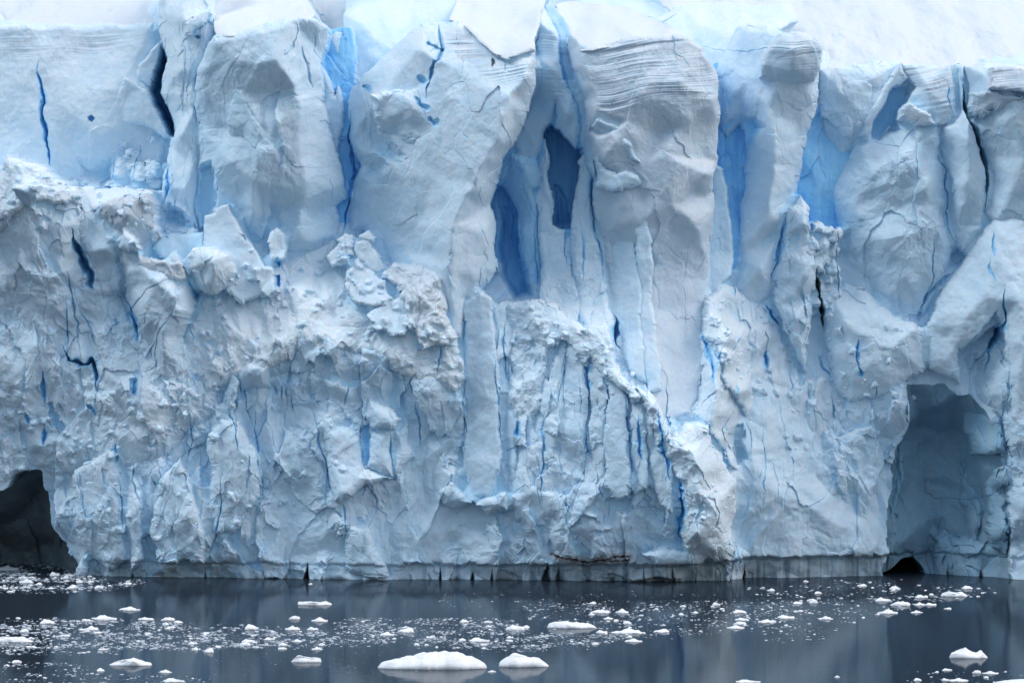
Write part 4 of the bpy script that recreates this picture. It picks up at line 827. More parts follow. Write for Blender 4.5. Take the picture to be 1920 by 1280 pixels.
block(t, [(1374, 850, .6), (1420, 840, .8), (1480, 860, 1), (1560, 780, 1.2), (1600, 740, 1.4), (1700, 690, 1.6), (1712, 726, 1.6), (1708, 795, 1.6), (1680, 835, 1.4), (1668, 900, 1.2), (1662, 1000, .4), (1656, 1060, 0), (1660, 1150, -.4), (1372, 1150, -.6), (1372, 1060, -.4), (1384, 960, 0)],
      [(1430, 940, 1), (1500, 930, 1.8), (1560, 880, 2), (1620, 800, 2.8), (1680, 760, 2.6), (1640, 880, 1.6), (1520, 1020, .8), (1600, 1000, 1), (1430, 1040, .2)], cls='wall', amp=.85, bev=.9, bw=.7, blue=.06)
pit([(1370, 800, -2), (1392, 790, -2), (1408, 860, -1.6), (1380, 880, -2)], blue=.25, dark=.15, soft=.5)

# ---- arched alcove on the right
t = OBJ('ice_wall', 'far right lower wall of dull blue ice beside and below the bright slab', 'ice wall')
block(t, [(1795, 660, 0), (1850, 670, .2), (1890, 640, .6), (2300, 640, 1), (2300, 1150, 0), (1870, 1150, -.4), (1880, 1060, 0), (1888, 960, .2), (1892, 860, .2), (1880, 795, .2), (1856, 765, 0), (1790, 735, -.4)],
      [(1930, 800, 1.8), (1930, 940, 1.4)], cls='wall', amp=.7, bev=.7, bw=.6, blue=.14, dark=.08)
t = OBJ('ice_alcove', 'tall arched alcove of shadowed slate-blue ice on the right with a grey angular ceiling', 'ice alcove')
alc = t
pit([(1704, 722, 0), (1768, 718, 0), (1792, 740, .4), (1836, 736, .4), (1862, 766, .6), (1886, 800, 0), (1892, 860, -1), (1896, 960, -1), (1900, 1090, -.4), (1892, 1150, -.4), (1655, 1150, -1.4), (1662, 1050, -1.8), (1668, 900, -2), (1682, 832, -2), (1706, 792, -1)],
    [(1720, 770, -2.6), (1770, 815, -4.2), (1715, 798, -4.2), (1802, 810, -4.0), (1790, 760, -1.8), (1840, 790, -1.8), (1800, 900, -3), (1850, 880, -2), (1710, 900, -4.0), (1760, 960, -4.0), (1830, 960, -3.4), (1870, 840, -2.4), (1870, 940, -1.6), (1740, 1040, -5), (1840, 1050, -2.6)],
    blue=.36, dark=.46, soft=.12, cls='facet', amp=.6, warp=.7, oid=alc)  # alcove shade is painted into its ice colour
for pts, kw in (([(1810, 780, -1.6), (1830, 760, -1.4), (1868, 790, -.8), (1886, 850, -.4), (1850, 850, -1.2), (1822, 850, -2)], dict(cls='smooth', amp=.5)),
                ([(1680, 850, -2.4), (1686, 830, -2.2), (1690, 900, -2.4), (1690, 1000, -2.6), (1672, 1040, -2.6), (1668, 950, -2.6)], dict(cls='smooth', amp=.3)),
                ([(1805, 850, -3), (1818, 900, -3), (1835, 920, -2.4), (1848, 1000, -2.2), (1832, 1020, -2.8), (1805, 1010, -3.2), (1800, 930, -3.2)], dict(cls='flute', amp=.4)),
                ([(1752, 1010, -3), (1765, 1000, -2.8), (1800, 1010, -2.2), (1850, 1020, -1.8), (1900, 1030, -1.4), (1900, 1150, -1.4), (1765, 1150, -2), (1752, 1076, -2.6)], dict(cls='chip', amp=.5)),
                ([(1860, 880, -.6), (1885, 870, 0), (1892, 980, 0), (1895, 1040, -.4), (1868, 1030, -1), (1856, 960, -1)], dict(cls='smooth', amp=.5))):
    block(alc, pts, bev=.8, bw=.6, blue=.36, dark=.36, **kw)  # same painted shade on the inner blocks of the alcove
crack([(1742, 800), (1743, 850)], 2, .5, .4); crack([(1836, 920), (1838, 960), (1838, 1010)], 4, 1, .4); crack([(1800, 730), (1802, 770)], 4, 1, .4)
crack([(1681, 870), (1682, 930), (1676, 985)], 4, 1, .4); crack([(1778, 1040), (1776, 1070)], 6, 1.6, .3, dark=.5)
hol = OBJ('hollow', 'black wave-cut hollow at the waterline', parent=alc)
pit([(1652, 1084, -15), (1672, 1066, -15), (1690, 1046, -14), (1708, 1040, -14), (1724, 1056, -14), (1736, 1072, -14), (1752, 1084, -15), (1752, 1180, -15), (1652, 1180, -15)], blue=.1, dark=1, soft=.4, warp=.5, oid=hol, ofs=False)  # darkness of the hollow is painted onto its back wall

# ---- cave on the left
cave = OBJ('ice_cave', 'dark cave with shade-darkened walls at the waterline on the left edge', 'ice cave')
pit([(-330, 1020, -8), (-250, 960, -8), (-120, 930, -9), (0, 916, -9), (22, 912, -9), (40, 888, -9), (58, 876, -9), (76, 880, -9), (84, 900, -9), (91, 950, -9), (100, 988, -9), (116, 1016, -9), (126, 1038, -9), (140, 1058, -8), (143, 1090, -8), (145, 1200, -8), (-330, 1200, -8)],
    [(60, 940, -14), (20, 980, -17), (80, 1020, -17), (-60, 1000, -18), (0, 1060, -21), (90, 1080, -16), (-100, 1060, -20)], blue=.08, dark=.60, soft=.14, warp=.9, cls='facet', amp=1.6, oid=cave, ofs=False)  # cave shade is painted into the wall colour

# ---- foot of the wall: melt notch, drip-stained skirt, arches
ft = (CAM_H - (AZ - 0)) if False else None
def foot():
    """a water-worn notch about a metre above the sea with a slightly recessed foot below it, deeper towards the right"""
    pxs = 960 + X / (CAM_D + 2) * FPX
    zn = 1.15 + 0.10 * vnoise(X / 3, X * 0, 401) + .09 * vnoise(X / .7, X * 0, 404) + .16 * S2 + .12 * CB - .06 + np.interp(pxs, [800, 1000, 1300, 1380], [0, .05, .25, .45])
    notch = np.exp(-((Z - zn) / 0.13) ** 2)
    k = np.interp(pxs, [140, 250, 350, 480, 640, 830, 1000, 1260, 1370, 1400, 1650, 1700, 1760, 2100], [.1, .3, .7, .6, .3, .9, 1.4, 1.6, 2.0, 1.6, 1.4, .4, .4, .5])
    msk = np.where(Z < 3, 1, 0) * np.where(DARK > .6, 0, 1) * np.where(pxs < 130, 0, 1)
    rec = 1 / (1 + np.exp(np.clip((Z - zn) / 0.06, -30, 30)))
    P[:] = P - msk * (notch * 0.45 * k + rec * k * 0.7)
    low = rec * msk
    wavec = vnoise(X / 1.3, X * 0, 402) * .5 + vnoise(X / .45, X * 0, 403) * .3
    P[:] = P - low * np.clip(wavec, 0, 1) * 1.6 * np.clip(k - .3, 0, 1)
    DARK[:] = np.maximum(DARK, low * np.interp(pxs, [700, 900, 1370, 1650, 1700], [.03, .12, .22, .22, .14]) * np.clip(.8 + 1.0 * fbm(X / 1.0, Z / .8, 405, 3), 0, 1.6))
    DIRT[:] = np.maximum(DIRT, low * np.interp(pxs, [700, 900, 1370, 1650, 1700], [0, .05, .08, .05, .03]))
# broken chunks strewn over the loose slopes
def strew(seed, n, poly, smin, smax, lift=.45, soft=.5):
    rr = random.Random(seed)
    xs = [a[0] for a in poly]; ys = [a[1] for a in poly]; k = 0
    while k < n:
        px = rr.uniform(min(xs), max(xs)); py = rr.uniform(min(ys), max(ys))
        c = False
        for i in range(len(poly)):
            x1, y1 = poly[i]; x2, y2 = poly[(i + 1) % len(poly)]
            if (y1 > py) != (y2 > py) and px < (x2 - x1) * (py - y1) / (y2 - y1) + x1: c = not c
        if not c: continue
        k += 1
        g = float(front_offset(px, py)); x, z = world_xz(px, py, g)
        ix = min(NX - 1, int(np.searchsorted(AX, x))); iz = min(NZ - 1, int(np.searchsorted(AZ, z)))
        p0 = float(P[iz, ix]) - g; oid = int(ID[iz, ix])
        s_ = smin + (smax - smin) * rr.random() ** 2; a0 = rr.random() * 6.28; m_ = rr.choice((4, 5, 6))
        pts = []
        for i in range(m_):
            a = a0 + 6.2832 * i / m_ + rr.uniform(-.3, .3); q = s_ * rr.uniform(.65, 1.15)
            pts.append((px + math.cos(a) * q, py - math.sin(a) * q * rr.uniform(.7, 1.3), p0 + lift * rr.uniform(-.3, 1.1) * s_ / 12))
        block(oid, pts, [(px, py, p0 + lift * s_ / 9)], cls='fine', amp=1, bev=.16, bw=.14, warp=.35, sm=.05, soft=soft * rr.uniform(.3, 1.2), blue=.04)
FIELD['fine'] = fine + S3 * .06
strew(1, 150, [(360, 570), (470, 470), (640, 450), (720, 510), (840, 640), (860, 735), (700, 660), (560, 640), (480, 700), (360, 720)], 3, 13)
strew(2, 60, [(200, 720), (400, 700), (440, 760), (300, 850), (140, 830)], 3, 12)
strew(3, 90, [(940, 570), (1050, 565), (1160, 660), (1250, 780), (1300, 860), (1270, 880), (1180, 780), (1080, 680), (940, 640)], 3, 10)
strew(4, 70, [(0, 320), (120, 330), (290, 380), (290, 460), (120, 440), (0, 420)], 3, 12)
strew(5, 60, [(1320, 560), (1440, 570), (1500, 700), (1400, 800), (1330, 720)], 3, 11)
strew(6, 60, [(1560, 600), (1740, 620), (1730, 740), (1600, 800), (1480, 900), (1460, 760)], 3, 11)
strew(7, 60, [(0, 700), (130, 760), (210, 860), (80, 870), (0, 900)], 3, 12)
strew(8, 50, [(1180, 740), (1290, 850), (1370, 930), (1350, 1020), (1290, 960), (1240, 850)], 3, 11)
strew(9, 60, [(380, 800), (860, 760), (860, 900), (700, 1000), (180, 1040), (160, 900)], 3, 12, .35, .2)
fill_gaps()
pit([(303, 78, -12), (312, 110, -12), (306, 150, -12), (303, 172, -12), (318, 200, -12), (328, 232, -12), (328, 262, -12), (314, 254, -12), (298, 218, -12), (276, 172, -12), (286, 130, -12)], blue=.62, soft=.45, warp=.5, rim=-7)
for c_ in CRACKS: carve(*c_)
lay_snow()
foot()
for px, w, h in ((575, 9, 28), (1025, 12, 30), (1045, 9, 26), (1352, 16, 12), (1395, 5, 30), (1130, 4, 26), (1175, 6, 26), (885, 7, 12), (921, 6, 20), (824, 5, 24), (248, 6, 26), (384, 6, 30), (1262, 6, 28), (1778, 10, 34), (1838, 9, 16), (1695, 8, 20), (1206, 4, 26), (1224, 3, 26)):
    yb = 1096
    pit([(px - w, yb, -3), (px - w * .35, 1080 - h * .5, -3), (px, 1080 - h, -3), (px + w * .45, 1080 - h * .4, -3), (px + w, yb, -3), (px + w, yb + 40, -3), (px - w, yb + 40, -3)], blue=.1, dark=.75, soft=.3, warp=.3, amp=.2)
# gap under the front buttress, its overhang shadow painted into the colour
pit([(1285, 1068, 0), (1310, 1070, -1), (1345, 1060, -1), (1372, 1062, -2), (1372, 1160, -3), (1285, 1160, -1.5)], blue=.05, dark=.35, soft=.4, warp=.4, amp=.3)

# brown silt streak frozen into the foot
for q, w_ in (([(1032, 1038), (1048, 1046), (1066, 1049)], 5), ([(1066, 1046), (1085, 1052), (1105, 1054), (1130, 1050), (1150, 1044), (1170, 1042), (1182, 1042)], 6), ([(1160, 1055), (1178, 1050), (1184, 1040)], 4), ([(1120, 1052), (1145, 1050), (1170, 1056)], 3)):
    r = line_dist(q, 1.0)
    sl, d, tt = r
    wd = w_ * .5 * CAM_D / FPX * (0.7 + .6 * vnoise(X[sl] / .3, Z[sl] / .2, 411))
    DIRT[sl] = np.maximum(DIRT[sl], np.clip(1.3 - d / wd, 0, 1) * np.clip(.7 + .9 * fbm(X[sl] / .3, Z[sl] / .12, 412, 3), 0, .9) + np.clip(1 - d / (wd * 7), 0, 1) * .32)
    P[sl] -= np.clip(1 - d / wd, 0, 1) * .08

# ------------------------------------------------------------------ materials
def nodes_of(name):
    m = bpy.data.materials.new(name); m.use_nodes = True
    nt = m.node_tree; nt.nodes.clear()
    return m, nt.nodes, nt.links
def N(nodes, kind, **kw):
    n = nodes.new(kind)
    for k, v in kw.items(): setattr(n, k, v)
    return n
def mixc(nodes, links, fac, a, b, blend='MIX'):
    n = N(nodes, 'ShaderNodeMix', data_type='RGBA', blend_type=blend)
    for sock, v in ((n.inputs[0], fac), (n.inputs[6], a), (n.inputs[7], b)):
        if isinstance(v, bpy.types.NodeSocket): links.new(v, sock)
        elif isinstance(v, tuple): sock.default_value = (*v, 1) if len(v) == 3 else v
        else: sock.default_value = v
    return n.outputs[2]
def mth(nodes, links, op, a, b=None, clamp=False):
    n = N(nodes, 'ShaderNodeMath', operation=op, use_clamp=clamp)
    for i, v in enumerate((a, b)):
        if v is None: continue
        if isinstance(v, bpy.types.NodeSocket): links.new(v, n.inputs[i])
        else: n.inputs[i].default_value = v
    return n.outputs[0]

def ice_material():
    m, n, l = nodes_of('glacier_ice')
    out = N(n, 'ShaderNodeOutputMaterial'); pb = N(n, 'ShaderNodeBsdfPrincipled')
    def att(a):
        x = N(n, 'ShaderNodeAttribute'); x.attribute_name = a; return x.outputs['Fac']
    geo = N(n, 'ShaderNodeTexCoord')
    def noise(scale, det=4, rough=.6, vec=None):
        t = N(n, 'ShaderNodeTexNoise'); t.inputs['Scale'].default_value = scale; t.inputs['Detail'].default_value = det; t.inputs['Roughness'].default_value = rough
        l.new(vec if vec is not None else geo.outputs['Object'], t.inputs['Vector']); return t.outputs[0]
    mp = N(n, 'ShaderNodeMapping'); mp.inputs['Scale'].default_value = (1.0, .3, .16); l.new(geo.outputs['Object'], mp.inputs['Vector'])
    n1 = noise(.35); n2 = noise(1.7); n3 = noise(1.4, 5, .65, mp.outputs[0]); n4 = noise(9, 3)
    # bare ice varies between clear bluish and bubbly white
    a = mth(n, l, 'MULTIPLY', mth(n, l, 'SUBTRACT', n1, .38), 2.6, True)
    b = mth(n, l, 'MULTIPLY', mth(n, l, 'SUBTRACT', n3, .42), 3.0, True)
    base = mixc(n, l, a, (.52, .725, .875), (.68, .80, .90))
    base = mixc(n, l, mth(n, l, 'MULTIPLY', b, .45), base, (.46, .70, .88))
    base = mixc(n, l, mth(n, l, 'MULTIPLY', mth(n, l, 'SUBTRACT', n2, .45), 1.6, True), base, (.73, .83, .91))
    snowf = mth(n, l, 'ADD', att('snow'), mth(n, l, 'MULTIPLY', mth(n, l, 'SUBTRACT', n2, .5), .9), True)
    snowf = mth(n, l, 'MULTIPLY', snowf, mth(n, l, 'GREATER_THAN', att('snow'), .02))
    base = mixc(n, l, snowf, base, (.73, .82, .875))
    bl = mth(n, l, 'MULTIPLY', att('blue'), mth(n, l, 'ADD', mth(n, l, 'MULTIPLY', n3, 1.5), .3), True)
    ramp = N(n, 'ShaderNodeValToRGB'); e = ramp.color_ramp.elements
    e[0].position = 0; e[0].color = (.70, .80, .88, 1); e[1].position = 1; e[1].color = (.09, .32, .66, 1)
    x = e.new(.25); x.color = (.50, .725, .875, 1)
    x = e.new(.6); x.color = (.29, .64, .92, 1)
    l.new(bl, ramp.inputs[0])
    base = mixc(n, l, mth(n, l, 'MULTIPLY', bl, 4.0, True), base, ramp.outputs[0])
    dn = mth(n, l, 'MULTIPLY', att('dirt'), mth(n, l, 'ADD', mth(n, l, 'MULTIPLY', n4, 1.4), .3), True)
    dr = N(n, 'ShaderNodeValToRGB'); e = dr.color_ramp.elements
    e[0].color = (.58, .61, .65, 1); e[1].color = (.055, .032, .026, 1); x = e.new(.35); x.color = (.36, .35, .37, 1)
    l.new(dn, dr.inputs[0])
    base = mixc(n, l, mth(n, l, 'MULTIPLY', dn, 3.0, True), base, dr.outputs[0])
    dk = mth(n, l, 'MULTIPLY', att('shade_and_drips'), mth(n, l, 'ADD', mth(n, l, 'MULTIPLY', n1, .6), .7), True)
    base = mixc(n, l, dk, base, (.035, .047, .06))  # mixes the painted recess shade and the foot drips into the colour
    l.new(base, pb.inputs['Base Color'])
    pb.inputs['Roughness'].default_value = .62
    pb.inputs['Specular IOR Level'].default_value = .25
    bp = N(n, 'ShaderNodeBump'); bp.inputs['Strength'].default_value = .5; bp.inputs['Distance'].default_value = .09
    hgt = mth(n, l, 'ADD', noise(2.6, 6, .62), mth(n, l, 'MULTIPLY', noise(11, 4, .6), .35))
    hgt = mth(n, l, 'MULTIPLY', hgt, mth(n, l, 'MULTIPLY', mth(n, l, 'SUBTRACT', n2, .32), 2.6, True))
    l.new(hgt, bp.inputs['Height']); l.new(bp.outputs[0], pb.inputs['Normal'])
    pb.inputs['Subsurface Weight'].default_value = .55
    pb.inputs['Subsurface Radius'].default_value = (.30, .75, 1.0)
    pb.inputs['Subsurface Scale'].default_value = .14
    l.new(pb.outputs[0], out.inputs[0])
    return m
ICE = ice_material()

def floe_material(name, c1, c2):
    m, n, l = nodes_of(name)
    out = N(n, 'ShaderNodeOutputMaterial'); pb = N(n, 'ShaderNodeBsdfPrincipled')
    tc = N(n, 'ShaderNodeTexCoord'); t = N(n, 'ShaderNodeTexNoise'); t.inputs['Scale'].default_value = 1.3; t.inputs['Detail'].default_value = 4
    l.new(tc.outputs['Object'], t.inputs['Vector'])
    l.new(mixc(n, l, t.outputs[0], c1, c2), pb.inputs['Base Color'])
    pb.inputs['Roughness'].default_value = .55; pb.inputs['Specular IOR Level'].default_value = .3
    t2 = N(n, 'ShaderNodeTexNoise'); t2.inputs['Scale'].default_value = 6; t2.inputs['Detail'].default_value = 5
    l.new(tc.outputs['Object'], t2.inputs['Vector'])
    bp = N(n, 'ShaderNodeBump'); bp.inputs['Strength'].default_value = .5; bp.inputs['Distance'].default_value = .06
    l.new(t2.outputs[0], bp.inputs['Height']); l.new(bp.outputs[0], pb.inputs['Normal'])
    l.new(pb.outputs[0], out.inputs[0])
    return m
FLOE = floe_material('floe_snow', (.76, .81, .85), (.84, .86, .88))
BRASH = floe_material('brash_ice', (.18, .25, .34), (.74, .80, .86))

def water_material():
    m, n, l = nodes_of('sea_water')
    out = N(n, 'ShaderNodeOutputMaterial'); pb = N(n, 'ShaderNodeBsdfPrincipled')
    n.remove(pb)
    df = N(n, 'ShaderNodeBsdfDiffuse'); df.inputs[0].default_value = (.020, .029, .042, 1)
    gl = N(n, 'ShaderNodeBsdfGlossy'); gl.inputs['Roughness'].default_value = .055; gl.inputs['Color'].default_value = (.90, .95, .98, 1)
    fr = N(n, 'ShaderNodeFresnel'); fr.inputs[0].default_value = 1.33
    mx = N(n, 'ShaderNodeMixShader'); l.new(mth(n, l, 'MULTIPLY', fr.outputs[0], .44), mx.inputs[0]); l.new(df.outputs[0], mx.inputs[1]); l.new(gl.outputs[0], mx.inputs[2])
    tc = N(n, 'ShaderNodeTexCoord')
    mp = N(n, 'ShaderNodeMapping'); mp.inputs['Scale'].default_value = (.8, 1.0, 1); l.new(tc.outputs['Object'], mp.inputs['Vector'])
    t = N(n, 'ShaderNodeTexNoise'); t.inputs['Scale'].default_value = 1.1; t.inputs['Detail'].default_value = 3; l.new(mp.outputs[0], t.inputs['Vector'])
    bp = N(n, 'ShaderNodeBump'); bp.inputs['Strength'].default_value = .12; bp.inputs['Distance'].default_value = .06
    l.new(t.outputs[0], bp.inputs['Height'])
    for q in (df, gl): l.new(bp.outputs[0], q.inputs['Normal'])
    l.new(mx.outputs[0], out.inputs[0])
    return m
WATER = water_material()

# ------------------------------------------------------------------ ice front meshes, one per named block, sharing their seams
P[:] += (fbm(X / .5, Z / .6, 501, 2) * 0.02).astype(f4)
VX = np.stack([X, -P, Z], axis=-1).reshape(-1, 3).astype(f4)
idx = np.arange(NX * NZ, dtype=np.int32).reshape(NZ, NX)
quads = np.stack([idx[:-1, :-1], idx[:-1, 1:], idx[1:, 1:], idx[1:, :-1]], axis=-1).reshape(-1, 4)
owner = ID[:-1, :-1].reshape(-1)
flatA = {'blue': BLUE.reshape(-1), 'dirt': DIRT.reshape(-1), 'shade_and_drips': DARK.reshape(-1), 'snow': SOFT.reshape(-1)}
def grid_mesh(name, q, origin):
    used, inv = np.unique(q, return_inverse=True)
    inv = inv.reshape(-1).astype(np.int32)
    me = bpy.data.meshes.new(name)
    co = VX[used] - np.array(origin, f4)
    me.vertices.add(len(used)); me.vertices.foreach_set('co', co.ravel())
    me.loops.add(len(inv)); me.loops.foreach_set('vertex_index', inv)
    nq = len(inv) // 4
    me.polygons.add(nq); me.polygons.foreach_set('loop_start', np.arange(nq, dtype=np.int32) * 4)
    me.update(calc_edges=True)
    for k, arr in flatA.items():
        a = me.attributes.new(k, 'FLOAT', 'POINT'); a.data.foreach_set('value', np.ascontiguousarray(arr[used], dtype=f4))
    me.materials.append(ICE)
    me.shade_smooth() if SMOOTH else me.shade_flat()
    return me
SMOOTH = False
made = {}
for oid, (name, label, cat, group, kind, parent) in enumerate(OBJS):
    q = quads[owner == oid]
    if len(q) == 0:
        print('EMPTY BLOCK', oid, name, label); continue
    if parent is None:
        v = VX[q.ravel()]
        org = (float(v[:, 0].mean()), float(v[:, 1].mean()), float(v[:, 2].min()))
    else:
        org = tuple(made[parent].location)
    o = bpy.data.objects.new(name, grid_mesh(name, q, org))
    scene.collection.objects.link(o)
    if parent is None: o.location = org
    else: o.parent = made[parent]
    if label: o['label'] = label
    if cat: o['category'] = cat
    if group: o['group'] = group
    if kind: o['kind'] = kind
    elif parent is None: o['kind'] = 'thing'
    made[oid] = o

# snow plateau rising behind the brink
def plateau():
    xs = np.linspace(-500, 500, 101); ys = np.linspace(150, 900, 60)
    gx, gy = np.meshgrid(xs, ys)
    gz = 50.5 + (gy - 150) * 0.10 + fbm(gx / 60, gy / 60, 601, 3) * 3.0
    v = np.stack([gx, gy, gz], -1).reshape(-1, 3)
    i = np.arange(v.shape[0]).reshape(gx.shape)
    q = np.stack([i[:-1, :-1], i[:-1, 1:], i[1:, 1:], i[1:, :-1]], -1).reshape(-1, 4)
    me = bpy.data.meshes.new('snow_plateau'); me.from_pydata(v.tolist(), [], q.tolist()); me.shade_smooth()
    me.materials.append(FLOE)
    o = bpy.data.objects.new('snow_plateau', me); scene.collection.objects.link(o); o['kind'] = 'structure'
plateau()

# ------------------------------------------------------------------ sea
me = bpy.data.meshes.new('sea')
me.from_pydata([(-1500, -1500, 0), (1500, -1500, 0), (1500, 60, 0), (-1500, 60, 0)], [], [(0, 1, 2, 3)])
me.materials.append(WATER)
sea = bpy.data.objects.new('sea', me); scene.collection.objects.link(sea); sea['kind'] = 'structure'

# ------------------------------------------------------------------ floating ice
SEA_Z = 0.0
def sea_point(px, py):
    """the point of the sea surface seen at a photo pixel"""
    d = CAM_H * FPX / (py - HOR)
    return (px - 960.0) / FPX * d, d - CAM_D, d
R = random.Random(7)

def lump_mesh(name, seed, rough=.25, flat=.35, n=3, peaks=2):
    """an irregular floe one metre across: sloping crown, undercut waterline, keel below"""
    rr = random.Random(seed); import bmesh
    bm = bmesh.new()
    bmesh.ops.create_icosphere(bm, subdivisions=n, radius=.5)
    off = seed * 3.7
    pk = [(rr.uniform(-.25, .25), rr.uniform(-.2, .2), rr.uniform(.5, 1)) for _ in range(peaks)]
    for v in bm.verts:
        x, y, z = v.co
        a = math.atan2(y, x)
        k = 1 + rough * (math.sin(a * 2 + off) * .35 + math.sin(a * 3 + off * 2) * .3 + math.sin(a * 5 + off * 3) * .22 + math.sin(a * 9 + off) * .12)
        from mathutils import noise as mn
        q = mn.noise(Vector((x * 5 + off, y * 5, z * 5))) * .09 + mn.noise(Vector((x * 12 + off, y * 12, z * 12))) * .045
        x *= k; y *= k * .9
        if z > 0:
            h = flat * (z / .5) ** .55
            b = 0
            for (ax, ay, s) in pk: b += s * math.exp(-((x - ax) ** 2 + (y - ay) ** 2) / .03)
            z = h * (.45 + .4 * min(b, 1.6)) + q * 1.1 * min(1, z * 6)
            z = max(z, 0.004)
        else:
            z = z * .5
            x *= 1 - .1 * min(1, -z * 6); y *= 1 - .1 * min(1, -z * 6)
        v.co = (x + q * .6, y + q * .5, z)
    me = bpy.data.meshes.new(name); bm.to_mesh(me); bm.free()
    me.shade_flat(); me.materials.append(FLOE)
    return me

PROTO = [lump_mesh('ice_floe', 11 + k, rough=.22 + .1 * (k % 3), flat=(.20, .32, .45, .26)[k % 4], n=3, peaks=1 + k % 3) for k in range(10)]
SMALL = [lump_mesh('ice_chunk', 41 + k, rough=.3, flat=(.30, .45, .22, .55)[k % 4], n=2, peaks=1 + k % 2) for k in range(8)]

def floe(name, px, py, wpx, hpx, label, cat, group=None, mesh=None, rot=None):
    """px, py: centre of its waterline in the photo; wpx, hpx: width and height above water in photo pixels"""
    x, y, d = sea_point(px, py)
    w = wpx / FPX * d; h = hpx / FPX * d
    o = bpy.data.objects.new(name, mesh); scene.collection.objects.link(o)
    me = mesh
    zs = max(v.co.z for v in me.vertices)
    dep = w * (.62 if w > 1.5 else .8)
    a = rot if rot is not None else R.uniform(-.35, .35)
    o.rotation_euler = (0, 0, a)
    o.scale = (w, dep, h / zs)
    o.location = (x, y, SEA_Z)
    o['label'] = label; o['category'] = cat
    if group: o['group'] = group
    return o

# the big floe in the foreground and its neighbour: their own shapes
def shaped(name, px, py, prof, depth_k, label, cat):
    """a floe whose skyline follows the photo: prof = (pixel offset, height in pixels)"""
    x, y, d = sea_point(px, py); u = d / FPX
    x0, x1 = prof[0][0], prof[-1][0]
    nx, ny = 90, 36
    hx = np.array([a for a, _ in prof]) * u; hz = np.array([b for _, b in prof]) * u
    W = (x1 - x0) * u; D = W * depth_k
    gx = np.linspace(x0 * u, x1 * u, nx); t = np.linspace(-1, 1, ny)
    GX, T = np.meshgrid(gx, t)
    e = np.sqrt(np.clip(1 - ((GX - (x0 + x1) * u / 2) / (W / 2)) ** 2, 0, 1)) ** .8
    GY = T * D / 2 * e + fbm(GX / 1.2, T, int(px), 3) * .22 * e
    Hh = np.interp(GX, hx, hz) * np.clip(1 - np.abs(T) ** 2.6, 0, 1) ** .6
    Hh = Hh * (1 + .12 * fbm(GX / .6, GY / .6, int(px) + 3, 3)) + np.clip(np.interp(GX, hx, hz) * 3, 0, 1) * fbm(GX / .25, GY / .25, int(px) + 9, 2) * .02
    edge = (np.abs(T) > .98)
    Hh = np.where(edge, -0.05, np.maximum(Hh, 0.01))
    top = np.stack([GX, GY, Hh], -1).reshape(-1, 3)
    bot = np.stack([GX * .92, GY * .9, np.where(edge, -.06, -.35 * e - .06)], -1).reshape(-1, 3)
    i = np.arange(nx * ny).reshape(ny, nx)
    q = np.stack([i[:-1, :-1], i[:-1, 1:], i[1:, 1:], i[1:, :-1]], -1).reshape(-1, 4)
    n0 = nx * ny
    qb = (q + n0)[:, ::-1]
    side = []
    ring = list(i[0, :]) + list(i[1:, -1]) + list(i[-1, -2::-1]) + list(i[-2:0:-1, 0])
    for a, b in zip(ring, ring[1:] + ring[:1]): side.append((int(b), int(a), int(a) + n0, int(b) + n0))
    me = bpy.data.meshes.new(name)
    me.from_pydata(np.concatenate([top, bot]).tolist(), [], q.tolist() + qb.tolist() + side)
    me.shade_smooth(); me.materials.append(FLOE)
    o = bpy.data.objects.new(name, me); scene.collection.objects.link(o); o.location = (x, y, SEA_Z)
    o['label'] = label; o['category'] = cat
    return o
shaped('ice_floe', 810, 1251, [(-102, 1), (-96, 8), (-84, 13), (-60, 17), (-30, 24), (-15, 27), (20, 28), (42, 29), (60, 24), (85, 16), (98, 9), (103, 2)], .42, 'largest white ice floe, a long low dome floating at the bottom left of centre', 'ice floe')
shaped('ice_floe', 981, 1248, [(-46, 1), (-44, 8), (-34, 15), (-20, 24), (0, 20), (14, 17), (28, 16), (40, 8), (48, 1)], .5, 'humped white ice floe just right of the largest floe', 'ice floe')
shaped('ice_floe', 1816, 1232, [(-36, 1), (-32, 9), (-18, 14), (-6, 18), (4, 12), (14, 9), (24, 14), (32, 5), (36, 1)], .5, 'two-humped white ice floe near the bottom right corner', 'ice floe')
shaped('ice_floe', 1072, 1176, [(-46, 1), (-43, 7), (-30, 12), (-5, 11), (10, 9), (30, 9), (42, 4), (46, 1)], .4, 'long flat white ice floe in the middle of the brash right of centre', 'ice floe')
shaped('ice_floe', 590, 1133, [(-32, 1), (-31, 6), (-20, 6), (-8, 6), (10, 5), (22, 7), (32, 2)], .35, 'thin plank-like ice floe alone on dark water left of centre', 'ice floe')
shaped('ice_floe', 574, 1240, [(-28, 1), (-22, 7), (-16, 12), (0, 9), (14, 9), (27, 7), (29, 1)], .45, 'flat ice floe with a raised left end, left of the largest floe', 'ice floe')
shaped('ice_floe', 26, 1202, [(-45, 8), (-20, 9), (0, 8), (16, 9), (28, 4), (36, 1)], .5, 'broad white ice floe cut off by the left edge of the photo', 'ice floe')
shaped('ice_floe', 245, 1246, [(-40, 1), (-30, 6), (-10, 11), (5, 13), (20, 8), (38, 4), (40, 1)], .4, 'jagged low white ice floe at the lower left', 'ice floe')
shaped('ice_floe', 1789, 1117, [(-25, 1), (-22, 6), (-8, 9), (5, 6), (15, 8), (25, 1)], .4, 'whitest lumpy ice floe below the black hollow, at the right', 'ice floe')
shaped('ice_floe', 1905, 1279, [(-40, 1), (-20, 4), (10, 6), (50, 6), (70, 1)], .5, 'ice floe half out of the frame at the bottom right corner', 'ice floe')

